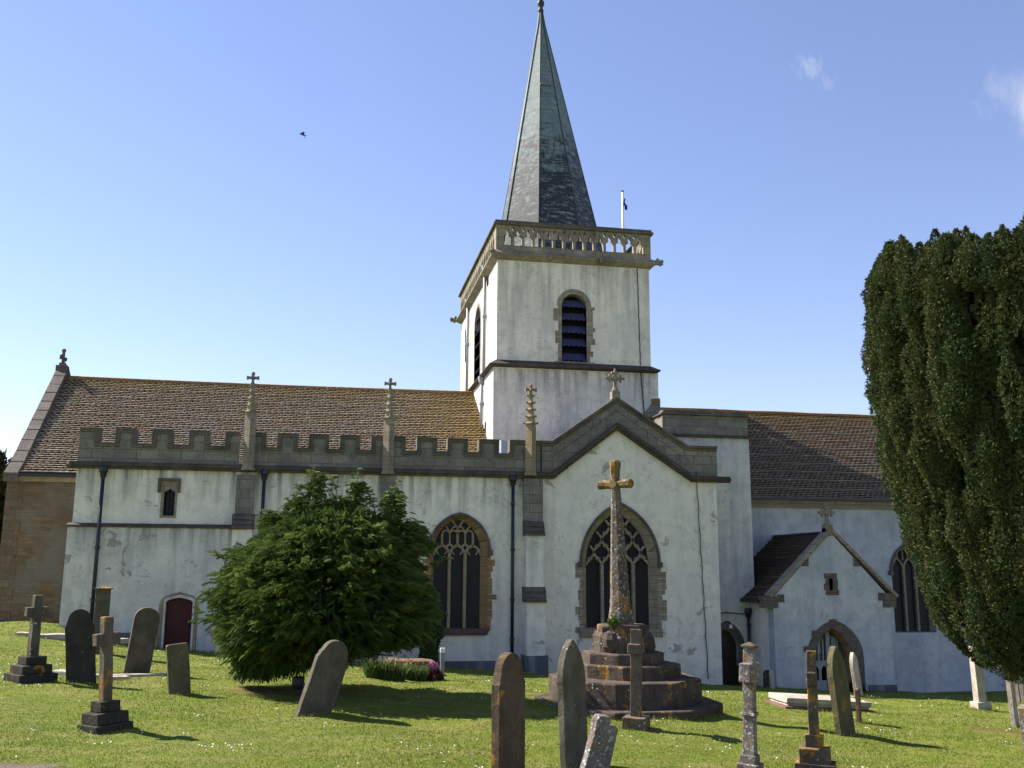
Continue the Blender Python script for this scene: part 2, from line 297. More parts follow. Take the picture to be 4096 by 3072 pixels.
# ---------------------------------------------------------------- mesh builder
XZ = lambda u, v, d: (u, d, v)
YZ = lambda u, v, d: (d, u, v)
class MB:
    def __init__(s): s.v = []; s.f = []
    def add(s, vs, fs):
        o = len(s.v); s.v += [tuple(p) for p in vs]; s.f += [tuple(i+o for i in f) for f in fs]
    def box(s, x0, x1, y0, y1, z0, z1, rot=0, c=None):
        P = [(x,y,z) for z in (z0,z1) for y in (y0,y1) for x in (x0,x1)]
        if rot:
            cx, cy = c if c else ((x0+x1)/2, (y0+y1)/2); ca, sa = math.cos(rot), math.sin(rot)
            P = [(cx+(x-cx)*ca-(y-cy)*sa, cy+(x-cx)*sa+(y-cy)*ca, z) for x,y,z in P]
        s.add(P, [(0,2,3,1),(4,5,7,6),(0,1,5,4),(2,6,7,3),(0,4,6,2),(1,3,7,5)]); return s
    def prism(s, outer, d0, d1, holes=(), mp=XZ, faces=3):
        loops = [outer]+list(holes); n = sum(len(l) for l in loops)
        tri = tessellate_polygon([[Vector((u,v,0)) for u,v in l] for l in loops])
        vs = [mp(u,v,d0) for l in loops for u,v in l]+[mp(u,v,d1) for l in loops for u,v in l]
        fs = [tuple(t) for t in tri] + [tuple(i+n for i in reversed(t)) for t in tri]
        o = 0
        for l in loops:
            k = len(l)
            for i in range(k): j = (i+1)%k; fs.append((o+i, o+j, o+j+n, o+i+n))
            o += k
        s.add(vs, fs); return s
    def strip(s, path, w, d0, d1, mp=XZ, closed=False, off=0.):
        n = len(path); L = []; Rr = []
        for i in range(n):
            a = path[i-1] if (i > 0 or closed) else path[i]; b = path[(i+1)%n] if (i < n-1 or closed) else path[i]
            c = path[i]
            t1 = (c[0]-a[0], c[1]-a[1]); t2 = (b[0]-c[0], b[1]-c[1])
            l1 = math.hypot(*t1) or 0; l2 = math.hypot(*t2) or 0
            if l1 < 1e-9: t1, l1 = t2, l2
            if l2 < 1e-9: t2, l2 = t1, l1
            n1 = (-t1[1]/l1, t1[0]/l1); n2 = (-t2[1]/l2, t2[0]/l2)
            m_ = (n1[0]+n2[0], n1[1]+n2[1]); ml = math.hypot(*m_) or 1; m_ = (m_[0]/ml, m_[1]/ml)
            k = 1/max(.5, m_[0]*n1[0]+m_[1]*n1[1])
            L.append((c[0]+m_[0]*k*(w/2+off), c[1]+m_[1]*k*(w/2+off))); Rr.append((c[0]+m_[0]*k*(off-w/2), c[1]+m_[1]*k*(off-w/2)))
        vs = [mp(*p, d0) for p in L]+[mp(*p, d0) for p in Rr]+[mp(*p, d1) for p in L]+[mp(*p, d1) for p in Rr]
        fs = []
        for i in range(n if closed else n-1):
            j = (i+1)%n
            fs += [(i,j,n+j,n+i),(2*n+i,3*n+i,3*n+j,2*n+j),(i,2*n+i,2*n+j,j),(n+i,n+j,3*n+j,3*n+i)]
        if not closed: fs += [(0,n,3*n,2*n),(n-1,3*n-1,4*n-1,2*n-1)]
        s.add(vs, fs); return s
    def loft(s, a, b, da, db, mp=XZ, closed=True):
        n = len(a); vs = [mp(*p, da) for p in a]+[mp(*p, db) for p in b]
        s.add(vs, [(i,(i+1)%n,n+(i+1)%n,n+i) for i in range(n if closed else n-1)]); return s
    def tube(s, path, r, n=8, cap=True):
        P = [Vector(p) for p in path]; o = len(s.v); rs = r if isinstance(r, (list, tuple)) else [r]*len(P)
        up = Vector((0,0,1)) if abs((P[-1]-P[0]).normalized().z) < .9 else Vector((1,0,0))
        for i, p in enumerate(P):
            t = (P[min(i+1,len(P)-1)]-P[max(i-1,0)]).normalized(); a = t.cross(up).normalized(); b = t.cross(a)
            for k in range(n):
                an = 2*math.pi*k/n; s.v.append(tuple(p+(a*math.cos(an)+b*math.sin(an))*rs[i]))
        for i in range(len(P)-1):
            for k in range(n): s.f.append((o+i*n+k, o+i*n+(k+1)%n, o+(i+1)*n+(k+1)%n, o+(i+1)*n+k))
        if cap: s.f.append(tuple(o+k for k in range(n))); s.f.append(tuple(o+(len(P)-1)*n+k for k in reversed(range(n))))
        return s
    def lathe(s, prof, c, n=16, rot=0.):
        o = len(s.v)
        for r, z in prof:
            for k in range(n):
                a = rot+2*math.pi*k/n; s.v.append((c[0]+r*math.cos(a), c[1]+r*math.sin(a), c[2]+z))
        m = len(prof)
        for i in range(m-1):
            for k in range(n): s.f.append((o+i*n+k, o+i*n+(k+1)%n, o+(i+1)*n+(k+1)%n, o+(i+1)*n+k))
        s.f.append(tuple(o+k for k in reversed(range(n)))); s.f.append(tuple(o+(m-1)*n+k for k in range(n)))
        return s
    def blob(s, c, r, n=6, sz=1., jit=.0):
        o = len(s.v); rows = n//2+1
        prof = []
        for i in range(rows+1):
            a = math.pi*i/rows; prof.append((math.sin(a), -math.cos(a)))
        for rr, zz in prof:
            for k in range(n):
                an = 2*math.pi*k/n; j = 1+random.uniform(-jit, jit)
                s.v.append((c[0]+r*rr*math.cos(an)*j, c[1]+r*rr*math.sin(an)*j, c[2]+r*zz*sz*j))
        for i in range(rows):
            for k in range(n): s.f.append((o+i*n+k, o+i*n+(k+1)%n, o+(i+1)*n+(k+1)%n, o+(i+1)*n+k))
        return s
    def xf(s, mat, i0=0):
        for i in range(i0, len(s.v)): s.v[i] = tuple(mat @ Vector(s.v[i]))
        return s
    def pieces(s):
        par = list(range(len(s.v)))
        def fd(i):
            while par[i] != i: par[i] = par[par[i]]; i = par[i]
            return i
        for f in s.f:
            a = fd(f[0])
            for i in f[1:]: par[fd(i)] = a
        ids = {}; isl = [ids.setdefault(fd(i), len(ids)) for i in range(len(s.v))]; k = len(ids)
        if k == 1 or k > 400: return None
        P = np.array(s.v); isl = np.array(isl); lo = np.full((k,3), 1e9); hi = -lo; np.minimum.at(lo, isl, P); np.maximum.at(hi, isl, P)
        sz = (hi-lo).max(1); gap = np.maximum(0, np.maximum(lo[:,None]-hi[None], lo[None]-hi[:,None])); near = np.sqrt((gap**2).sum(2)) <= np.maximum(.02, .5*np.maximum(sz[:,None], sz[None]))
        lab = np.full(k, -1); c = 0
        for i in range(k):
            if lab[i] >= 0: continue
            st = [i]; lab[i] = c
            while st:
                j = st.pop()
                for q in np.nonzero(near[j] & (lab < 0))[0]: lab[q] = c; st.append(q)
            c += 1
        if c == 1: return None
        out = []
        for q in range(c):
            m = MB(); idx = np.nonzero(lab[isl] == q)[0]; mpv = {int(a): n for n, a in enumerate(idx)}; m.v = [s.v[a] for a in idx]; m.f = [tuple(mpv[i] for i in f) for f in s.f if f[0] in mpv]; out.append(m)
        return out
    def build(s, name, mat, parent=None, **k):
        ps = s.pieces() if parent is not None else None
        if not ps: return s._build(name, mat, parent, **k)
        o = [m._build(name, mat, parent, **k) for m in ps]; return max(o, key=lambda x: max(x.dimensions) if len(x.data.vertices) else 0)
    def _build(s, name, mat, parent=None, bevel=0., smooth=False, label=None, rough=0., cuts=0, fs=11.):
        me = bpy.data.meshes.new(name); o = bpy.data.objects.new(name, me); COL.objects.link(o)
        off = Vector((0,0,0)); p = parent
        while p is not None: off = off+Vector(p.location); p = p.parent
        me.from_pydata([tuple(Vector(v)-off) for v in s.v], [], s.f)
        bm = bmesh.new(); bm.from_mesh(me)
        bmesh.ops.remove_doubles(bm, verts=bm.verts, dist=1e-5)
        bmesh.ops.recalc_face_normals(bm, faces=bm.faces)
        if cuts:
            bmesh.ops.subdivide_edges(bm, edges=[e for e in bm.edges if e.calc_length() > .12], cuts=cuts, use_grid_fill=True)
        if rough:
            for v in bm.verts:
                c = v.co+off
                q = Vector((math.sin(c.x*fs*1.1+c.z*fs*.7)+math.sin(c.y*fs*2.3+c.z*fs*1.7)*.6, math.sin(c.y*fs+c.z*fs*.9)+math.sin(c.x*fs*2.1)*.6, math.sin(c.z*fs*.8+c.x*fs*1.2)+math.sin(c.y*fs*1.9)*.5))
                v.co += q*rough*.5
        bm.to_mesh(me); bm.free()
        if isinstance(mat, str): mat = M[mat]
        me.materials.append(mat); o.parent = parent
        if bevel:
            b = o.modifiers.new('edges', 'BEVEL'); b.width = bevel; b.segments = 2; b.limit_method = 'ANGLE'; b.angle_limit = R(40)
        if smooth:
            for pl in me.polygons: pl.use_smooth = True
        if label: o['label'] = label
        return o
def tag(o, label=None, cat=None, group=None, kind=None):
    for k, v in (('label',label),('category',cat),('group',group),('kind',kind)):
        if v: o[k] = v
    return o
def empty(name, loc, label=None, cat=None, group=None, rot=(0,0,0)):
    o = bpy.data.objects.new(name, None); COL.objects.link(o); o.location = loc; o.rotation_euler = rot
    o.empty_display_size = .2
    return tag(o, label, cat, group)
def npmesh(name, V, F, mat, parent=None, rnd=None, off=None, smooth=False):
    """big mesh from arrays; F (n,3) or (n,4)"""
    me = bpy.data.meshes.new(name); k = F.shape[1]
    if off is not None: V = V-np.asarray(off)
    me.vertices.add(len(V)); me.vertices.foreach_set('co', V.astype(np.float32).ravel())
    me.loops.add(F.size); me.loops.foreach_set('vertex_index', F.astype(np.int32).ravel())
    me.polygons.add(len(F)); me.polygons.foreach_set('loop_start', np.arange(0, F.size, k, dtype=np.int32)); me.polygons.foreach_set('loop_total', np.full(len(F), k, dtype=np.int32))
    if rnd is not None:
        a = me.attributes.new('rnd', 'FLOAT', 'FACE'); a.data.foreach_set('value', rnd.astype(np.float32))
    me.update(calc_edges=True); me.validate()
    me.materials.append(M[mat] if isinstance(mat, str) else mat)
    if smooth: me.polygons.foreach_set('use_smooth', np.ones(len(F), bool))
    o = bpy.data.objects.new(name, me); COL.objects.link(o); o.parent = parent
    return o
def arch(xl, xr, zs, za, zb, n=12):
    w = (xr-xl)/2; h = za-zs; r = (w*w+h*h)/(2*w); xc = (xl+xr)/2
    pts = [(xl, zb), (xr, zb)]
    a1 = math.asin(min(1, h/r))
    for i in range(n+1):
        a = a1*i/n; pts.append((xr-r+r*math.cos(a), zs+r*math.sin(a)))
    for i in range(n-1, -1, -1):
        a = a1*i/n; pts.append((xl+r-r*math.cos(a), zs+r*math.sin(a)))
    return pts
def round_arch(xl, xr, zs, zb, n=10):
    r = (xr-xl)/2; xc = (xl+xr)/2
    return [(xl, zb), (xr, zb)]+[(xc+r*math.cos(math.pi*i/(2*n)), zs+r*math.sin(math.pi*i/(2*n))) for i in range(2*n+1)]
def in_poly(p, poly):
    c = False; j = len(poly)-1
    for i in range(len(poly)):
        a, b = poly[i], poly[j]
        if (a[1] > p[1]) != (b[1] > p[1]) and p[0] < (b[0]-a[0])*(p[1]-a[1])/(b[1]-a[1])+a[0]: c = not c
        j = i
    return c
# ================================================================= CHURCH
YF, YB, YN, YP, YT, YC, YRG = 36.0, 37.1, 39.9, 35.0, 42.0, 40.2, 48.0
def A(px, py, Y=YF): p = at(px, py, Y=Y); return (float(p[0]), float(p[2]))
def AS(px, py, X): p = at(px, py, X=X); return (float(p[1]), float(p[2]))
def AX(px, py, Y=YF): return A(px, py, Y)[0]
def AZ(px, py, Y=YF): return A(px, py, Y)[1]
CH = empty('church', (6, 40, -3.4), 'large whitewashed stone church with square tower, green copper spire and tiled roofs', 'church')
def tile_roof(name, x0, x1, ye, ze, yr, zr, mat, w=.25, rh=.185, side=None, pts=None, parent=CH):
    """side None: slope rises along +Y between x0..x1. pts: (eave_a, eave_b, ridge_a, ridge_b) general quad"""
    if pts is None: pts = [(x0,ye,ze),(x1,ye,ze),(x0,yr,zr),(x1,yr,zr)]
    a, b, c, d = [np.array(p, float) for p in pts]
    nr = int(np.linalg.norm(c-a)/rh); nc = int(np.linalg.norm(b-a)/w)
    nrm = np.cross(b-a, c-a); nrm /= np.linalg.norm(nrm)
    if nrm[2] < 0: nrm = -nrm
    V = []; F = []; RN = []
    sag = lambda u, v: -.09*math.sin(math.pi*u)*math.sin(math.pi*v)
    def pt(u, v, h):
        e = a+(b-a)*u; r = c+(d-c)*u
        return e+(r-e)*v+nrm*(h+sag(min(max(u,0),1), min(max(v,0),1)))
    for i in range(nr):
        flat = (i % 5 == 0); v0 = i/nr; v1 = min(1, (i+1.25)/nr)
        for j in range(nc):
            o = .5*(i % 2); u0 = max(0, (j-o)/nc); u1 = min(1, (j+1-o)/nc)
            if u1-u0 < .2/nc: continue
            um = (u0+u1)/2; dy = .02/nr if flat else .50/nr
            jt = random.uniform(-.006, .006); lift = .05+jt
            vj = v0+random.uniform(-.06, .06)/nr
            tl, tm, tr = pt(u0, v1, .004), pt(um, v1, .004), pt(u1, v1, .004)
            bl, bm_, br = pt(u0, vj+dy, lift), pt(um, vj, lift+.006), pt(u1, vj+dy, lift)
            q = len(V); V += [bl,bm_,br,tl,tm,tr,bl-nrm*.048,bm_-nrm*.052,br-nrm*.048]
            F += [(q,q+1,q+4,q+3),(q+1,q+2,q+5,q+4),(q+6,q+7,q+1,q),(q+7,q+8,q+2,q+1)]
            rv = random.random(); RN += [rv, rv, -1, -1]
    off = Vector((0,0,0)); p = parent
    while p is not None: off = off+Vector(p.location); p = p.parent
    o = npmesh(name, np.array(V), np.array(F), mat, parent, np.array(RN), off)
    return o
# ---- chancel (left) -------------------------------------------------
GX = -12.10; ZR = 8.55; ZE = AZ(200, 1893, YC)
mb = MB(); mb.box(GX, AX(300,1900,YC)+6, YC, YC+.6, -4, ZE); mb.build('wall', 'rubble', CH, label='brown rubble stone wall')
mb = MB(); mb.prism([(YC-.02,-4),(2*YRG-YC,-4),(2*YRG-YC,ZE),(YRG,ZR),(YC-.02,ZE)], GX-.02, GX+.5, mp=YZ); mb.build('gable_wall', 'rubble', CH)
mb = MB(); mb.box(GX-.1, -8.4, YC-.14, YC, ZE-.34, ZE-.22); mb.box(GX-.12, -8.4, YC-.2, YC, ZE-.22, ZE-.08); mb.build('cornice', 'quoin', CH)
mb = MB()
for i in range(14):
    z0 = -2.6+i*.42; w = .55 if i % 2 else .38; mb.box(GX-.035, GX+w, YC-.035, YC+.3, z0, z0+.40)
mb.build('quoins', 'brown_quoin', CH, rough=.012)
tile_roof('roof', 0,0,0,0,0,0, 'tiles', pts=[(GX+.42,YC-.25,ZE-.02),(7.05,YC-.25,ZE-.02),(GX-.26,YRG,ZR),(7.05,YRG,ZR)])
mb = MB(); mb.prism([(YC-.1,ZE-.12),(YRG,ZR-.08),(2*YRG-YC,ZE-.12)], GX+.3, 7.0, mp=YZ); mb.build('roof_frame', 'void', CH)
mb = MB()
n = 42
for i in range(n):
    x0 = GX-.2+i*(7.0-GX+.2)/n; x1 = GX-.2+(i+1)*(7.0-GX+.2)/n
    mb.tube([(x0+.008, YRG, ZR+.03-.04*math.sin(math.pi*i/n)), (x1, YRG, ZR+.035-.04*math.sin(math.pi*(i+1)/n))], .10, 8)
mb.build('ridge', 'ridge', CH)
mb = MB(); mb.box(GX+.3, -8.45, YC-.36, YC-.22, ZE-.16, ZE-.04); mb.build('gutter', 'iron', CH)
mb = MB()   # raked gable coping
for k in range(11):
    f0, f1 = k/11, (k+1)/11-.006
    y0, z0 = YC-.45+(YRG-YC+.45)*f0, ZE-.18+(ZR-ZE+.55)*f0; y1, z1 = YC-.45+(YRG-YC+.45)*f1, ZE-.18+(ZR-ZE+.55)*f1
    mb.prism([(y0,z0-.2),(y1,z1-.2),(y1,z1+.13),(y0,z0+.13)], GX-.06, GX+.44, mp=YZ)
mb.prism([(YRG,ZR+.1),(2*YRG-YC,ZE-.3),(2*YRG-YC,ZE),(YRG,ZR+.5)], GX-.12, GX+.48, mp=YZ)
mb.build('gable_coping', 'dark_stone', CH, bevel=.02, rough=.01)
mb = MB(); mb.box(GX-.08, GX+.44, YRG-.26, YRG+.26, ZR+.3, ZR+.58); mb.box(GX+.04, GX+.32, YRG-.15, YRG+.15, ZR+.58, ZR+.72)
c0 = (GX+.18, YRG); zt = AZ(228, 1402, YRG)
mb.box(c0[0]-.06, c0[0]+.06, YRG-.07, YRG+.07, ZR+.70, zt); mb.box(c0[0]-.05, c0[0]+.05, YRG-.40, YRG+.40, zt-.42, zt-.30); mb.box(c0[0]-.17, c0[0]+.17, YRG-.05, YRG+.05, zt-.40, zt-.33)
for dy, dz in ((-.42,-.35),(.42,-.35),(0,0),(0,-.7)): mb.blob((c0[0], YRG+dy, zt+dz), .11, 6)
mb.build('gable_cross', 'dark_stone', CH, bevel=.01)
mb = MB(); X = AX(10, 2480, YC); mb.prism([(GX-1.6,-4),(GX,-4),(GX,AZ(50,2405,YC)),(GX-.55,AZ(20,2440,YC)),(GX-1.6,AZ(0,2480,YC)-.5)], YC, YC+.8); mb.build('buttress', 'rubble', CH)
# the chancel gable stands slightly askew to the aisle
for o in list(CH.children):
    if o.name.split('.')[0] in ('gable_wall','gable_coping','gable_cross','roof_frame'):
        for v in [v for v in o.data.vertices if v.co.x+CH.location.x < 0]: v.co.x -= .085*max(0, min(v.co.y+CH.location.y, 2*YRG-YC)-YC) if v.co.y+CH.location.y <= YRG+.8 else .085*(YRG-YC)
# ---- facade: vestry + aisle + transept -------------------------------
xL = AX(297, 2000); xB1 = AX(955, 2000); xB3 = AX(2135, 2000); xR = AX(2872, 2150)
ZS0, ZS1 = AZ(620, 1882), AZ(620, 1858)            # string course bottom and top
ZSB, ZST = ZS0+.02, ZS1+.04
zlow = AZ(600, 2106)
# windows of the facade -------------------------------------------------
def window(o1, o2, lights, Y, mull, quoinside=(1,1), sill=None, stone='tracery', hood='coping', tracery=None, zq=None, glassm='glass', hoodw=.10, qst='quoin', glass_d=.30, jamb=None):
    """o1: opening in the wall face, o2: glazed opening (same point count)"""
    w = MB(); w.loft(o1, o2, Y-.004, Y+.24); w.loft(o2, o2, Y+.24, Y+.46); win = w.build('window', jamb or stone, CH)
    MB().prism([(u,v) for u,v in o2], Y+glass_d, Y+glass_d+.03).build('glass', glassm, win)
    if tracery: tracery.build('tracery', stone, win, bevel=.012)
    na = [p for p in o1[2:]]
    hm = MB(); hm.strip(na, hoodw, Y-.10, Y+.02, off=-hoodw/2)
    for p in (na[0], na[-1]):
        s = 1 if p is na[0] else -1; hm.box(p[0]-.02 if s>0 else p[0]-.16, p[0]+.16 if s>0 else p[0]+.02, Y-.13, Y+.02, p[1]-.15, p[1]+.05)
    hm.build('hood_mould', hood, win, bevel=.015)
    q = MB(); zb = o1[0][1]; zt = na[0][1] if zq is None else zq; z = zb
    while z < zt-.1:
        h = random.uniform(.17, .34); 
        for s, xx in ((-1, o1[0][0]), (1, o1[1][0])):
            if not quoinside[0 if s < 0 else 1]: continue
            ww = random.choice((.10,.16,.12,.26,.32)); q.box(min(xx, xx+s*ww), max(xx, xx+s*ww), Y-.012, Y+.05, z, min(z+h-.012, zt))
        z += h
    if q.v: q.build('quoins', qst, win, rough=.01)
    if sill:
        MB().prism(sill, Y-.10, Y+.3).build('sill', 'red_stone' if stone == 'tracery' else stone, win, bevel=.015)
    return win
holes_aisle = []; holes_tr = []
# aisle window
o1 = arch(AX(1719,2300), AX(1952,2300), AZ(1720,2203), AZ(1839,2060), AZ(1840,2520))
o2 = arch(AX(1736,2300), AX(1924,2300), AZ(1730,2203), AZ(1833,2075), AZ(1840,2515))
holes_aisle.append(o1)
T = MB(); xa, xb = o2[0][0], o2[1][0]; pw = (xb-xa)/3; zs = AZ(1830,2222); zb = o2[0][1]; D0, D1 = YF+.17, YF+.30
ml = [xa+pw, xa+2*pw]
for x in ml: T.strip([(x, zb), (x, zs+.12)], .115, D0-.03, D1)
z_head = AZ(1830,2183)
for i in range(3):
    a0, a1 = xa+i*pw, xa+(i+1)*pw
    pl = arch(a0, a1, zs, z_head, zs, 7)[2:]; T.strip(pl, .085, D0, D1)
    for s, cx in ((1,a0+.05),(-1,a1-.05)):      # cusps
        T.prism([(cx, zs+.12),(cx+s*.14, zs+.00),(cx+s*.15, zs+.03),(cx+s*.03, zs+.27)], D0+.03, D1)
zp0, zp1 = AZ(1830,2176), AZ(1830,2128)
cx = (xa+xb)/2
for i in range(3): x = xa+(i+.5)*pw; T.strip([(x, z_head-.03), (x, zp1+(.18 if i == 1 else -.05))], .085, D0, D1)
for i in (1, 2):
    x = xa+i*pw; T.strip([(x-.0, zp0-.06), (x, zp1-.06)], .06, D0, D1)
    for a0, a1 in ((x-pw/2, x), (x, x+pw/2)):
        T.strip(arch(a0, a1, zp1-.10, zp1+.06, zp1, 5)[2:], .06, D0, D1)
        T.strip([(a0, zp0+.02), ((a0+a1)/2, zp0-.10), (a1, zp0+.02)], .05, D0, D1)
    T.strip([(x-pw/4, z_head-.10), (x, z_head+.06), (x+pw/4, z_head-.10)], .05, D0, D1)
zt_ = AZ(1833,2085)
T.strip([(cx, zp1+.12), (cx-pw*.45, zp1+.50)], .07, D0, D1); T.strip([(cx, zp1+.12), (cx+pw*.45, zp1+.50)], .07, D0, D1)
for s in (-1, 1): T.strip([(cx+s*pw*.5, zp1), (cx+s*pw*.78, zp1+.22)], .06, D0, D1); T.strip([(cx+s*pw*.5,zp1+.02),(cx+s*pw*.25,zp1+.2),(cx,zp1+.16)], .05, D0, D1)
sx0, sx1 = AX(1722,2530), AX(1955,2530)
window(o1, o2, 3, YF, 2, (1,1), [(sx0,AZ(1840,2541)),(sx1-.1,AZ(1840,2541)),(sx1,AZ(1840,2525)),(sx1,AZ(1840,2516)),(sx0,AZ(1840,2516))], tracery=T, qst='orange_stone', jamb='orange_stone')
# transept window, reticulated tracery
o1 = arch(AX(2329,2400), AX(2634,2400), AZ(2480,2253), AZ(2480,2019), AZ(2480,2530))
o2 = arch(AX(2351,2400), AX(2603,2400), AZ(2480,2253), AZ(2480,2048), AZ(2480,2512))
holes_tr.append(o1)
T = MB(); xa, xb = o2[0][0], o2[1][0]; pw = (xb-xa)/4; z0 = AZ(2480,2262); dz = AZ(2480,2210)-AZ(2480,2262); zb = o2[0][1]
for i in (1,2,3): T.strip([(xa+i*pw, zb), (xa+i*pw, z0+.03)], .12, D0-.03, D1)
inner = [(cxx, czz) for cxx, czz in o2]
for r in range(6):
    for i in range(-1, 10):
        xn = xa+i*pw/2
        if (i+r) % 2 == 1 or i < 0 or i > 8: continue
        for s in (-1, 1):
            pth = []
            for k in range(9):
                u = k/8; xx = xn+s*pw/2*(3*u*u-2*u*u*u); zz = z0+dz*(r+u)
                if in_poly((xx, zz), inner): pth.append((xx, zz))
                elif pth: break
            if len(pth) > 1:
                T.strip(pth, .085, D0, D1)
                if len(pth) > 6:
                    mx, mz = pth[4 if len(pth) > 4 else 2]
                    for sg in (-1, 1): T.prism([(mx-.03*sg, mz-.09),(mx+.03*sg,mz+.09),(mx+s*sg*.0+sg*.13, mz-.0)], D0+.03, D1)
xs0, xs1 = o1[0][0], o1[1][0]
window(o1, o2, 4, YF, 3, (1,1), [(xs0-.12,AZ(2480,2549)),(xs1+.12,AZ(2480,2549)),(xs1+.12,AZ(2480,2517)),(xs0-.12,AZ(2480,2517))], stone='quoin', tracery=T, qst='quoin', jamb='quoin')
# small vestry window
vx0, vx1, vz0, vz1 = AX(656,2000), AX(699,2000), AZ(680,2063), AZ(680,1955)
vh = [(vx0,vz0),(vx1,vz0),(vx1,vz1-.12),((vx0+vx1)/2,vz1),(vx0,vz1-.12)]
# vestry door
dx0, dx1 = AX(661,2480), AX(769,2480); dzb = AZ(715,2600)-.15; dzs, dza = AZ(715,2403), AZ(715,2389)
dh = [(dx0,dzb),(dx1,dzb),(dx1,dzs-.04),(dx1-.08,dzs+.03),((dx0+dx1)/2,dza),(dx0+.08,dzs+.03),(dx0,dzs-.04)]
YVL = YF-.16
mb = MB(); mb.prism([(xL,zlow-.1),(xB1+.3,zlow-.1),(xB1+.3,ZSB+.1),(xL,ZSB+.1)], YF, YF+.6, [vh]); mb.build('wall', 'white', CH)
mb = MB(); mb.prism([(xL-.10,-5),(xB1+.3,-5),(xB1+.3,zlow),(xL-.10,zlow)], YVL, YF+.6, [dh]); mb.build('wall', 'white_rough', CH)
mb = MB(); mb.box(xL, xL+.6, YF+.6, YC, -5, ZSB+.1); mb.build('side_wall', 'white', CH)
mb = MB(); mb.prism([(xL-.14,zlow-.05),(xB1,zlow-.05),(xB1,zlow+.02),(xL-.14,zlow+.02)], YVL-.07, YF+.05); mb.prism([(YVL-.07,zlow+.02),(YF,zlow+.1),(YF,zlow-.02),(YVL-.07,zlow-.05)], xL-.13, xB1-.01, mp=YZ); mb.build('string_course', 'string', CH, rough=.008, cuts=1)
w = MB(); w.loft(vh, [(u,v) for u,v in vh], YF, YF+.4); win = w.build('window', 'dark_stone', CH)
MB().prism(vh, YF+.22, YF+.26).build('glass', 'glass', win)
g = MB()
for i in range(1,3): x = vx0+(vx1-vx0)*i/3; g.tube([(x,YF+.1,vz0),(x,YF+.1,vz1)], .012, 5)
for i in range(1,7): z = vz0+(vz1-vz0)*i/7; g.tube([(vx0,YF+.1,z),(vx1,YF+.1,z)], .012, 5)
g.build('bars', 'iron', win)
fx0, fx1, fz0 = AX(643,2000), AX(708,2000), AZ(680,2072); hx0, hx1, hz0, hz1 = AX(634,1950), AX(721,1950), AZ(680,1971), AZ(680,1915)
MB().prism([(fx0,fz0),(fx1,fz0),(fx1,hz0),(hx1,hz0),(hx1,hz1),(hx0,hz1),(hx0,hz0),(fx0,hz0)], YF-.015, YF+.1, [vh]).build('surround', 'quoin', win)
MB().strip([(hx0+.03,hz0),(hx0+.03,hz1-.03),(hx1-.03,hz1-.03),(hx1-.03,hz0)], .09, YF-.10, YF-.01).build('hood_mould', 'dark_stone', win, bevel=.01)
door = MB().prism([(u,v) for u,v in dh], YVL+.22, YVL+.28).build('door', 'red_door', CH, label='dark red plank door')
mb = MB(); mb.box(dx1-.16, dx1-.08, YVL+.17, YVL+.22, dzb+.98, dzb+1.08); mb.tube([(dx1-.12,YVL+.14,dzb+.92),(dx1-.12,YVL+.14,dzb+1.12)], .02, 6); mb.build('handle', 'iron', door)
ox0, ox1 = AX(636,2480), AX(792,2480); oza = AZ(715,2366)
outer = [(ox0,dzb),(ox1,dzb),(ox1,dzs-.12),(ox1-.05,dzs+.04),(ox1-.16,dzs+.16),((ox0+ox1)/2,oza),(ox0+.16,dzs+.16),(ox0+.05,dzs+.04),(ox0,dzs-.12)]
md = [((u-(dx0+dx1)/2)*1.18+(dx0+dx1)/2, v if v < dzb+.01 else (v-dzb)*1.06+dzb) for u, v in dh]
f = MB(); f.prism(outer, YVL-.03, YVL+.02, [md]); f.loft(md, dh, YVL-.03, YVL+.16); f.loft(dh, dh, YVL+.16, YVL+.3); f.build('door_frame', 'tracery', door)
# aisle and transept wall
gA = [A(2209,1917), A(2465,1713), A(2768,1932)]
gapx = gA[1]
mb = MB(); mb.prism([(xB1+.3,-6),(xB3,-6),(xB3,ZSB+.1),(xB1+.3,ZSB+.1)], YF, YF+.6, holes_aisle); mb.build('wall', 'white', CH)
mb = MB(); mb.prism([(xB3,-6),(xR,-6),(xR,ZSB+.1),(gA[2][0]+.05,ZSB+.1),(gapx[0],gapx[1]+.15),(gA[0][0]-.05,ZSB+.1),(xB3,ZSB+.1)], YF, YF+.6, holes_tr); mb.build('gable_wall', 'white_gable', CH)
mb = MB(); mb.box(xR-.6, xR, YF+.6, YT, -6, ZSB+1.0); mb.build('side_wall', 'white_shade', CH)
# low plinth, dark with damp
mb = MB()
for a, b, z in ((xL-.12, dx0-.26, AZ(560,2530)), (dx1+.26, AX(960,2600), AZ(860,2537)), (AX(1000,2600), AX(2100,2650), AZ(1960,2643))):
    mb.box(a, b, (YVL if b < xB1 else YF)-.05, (YVL if b < xB1 else YF)+.1, -6, z)
mb.build('plinth', 'plinth', CH, rough=.012, cuts=3)
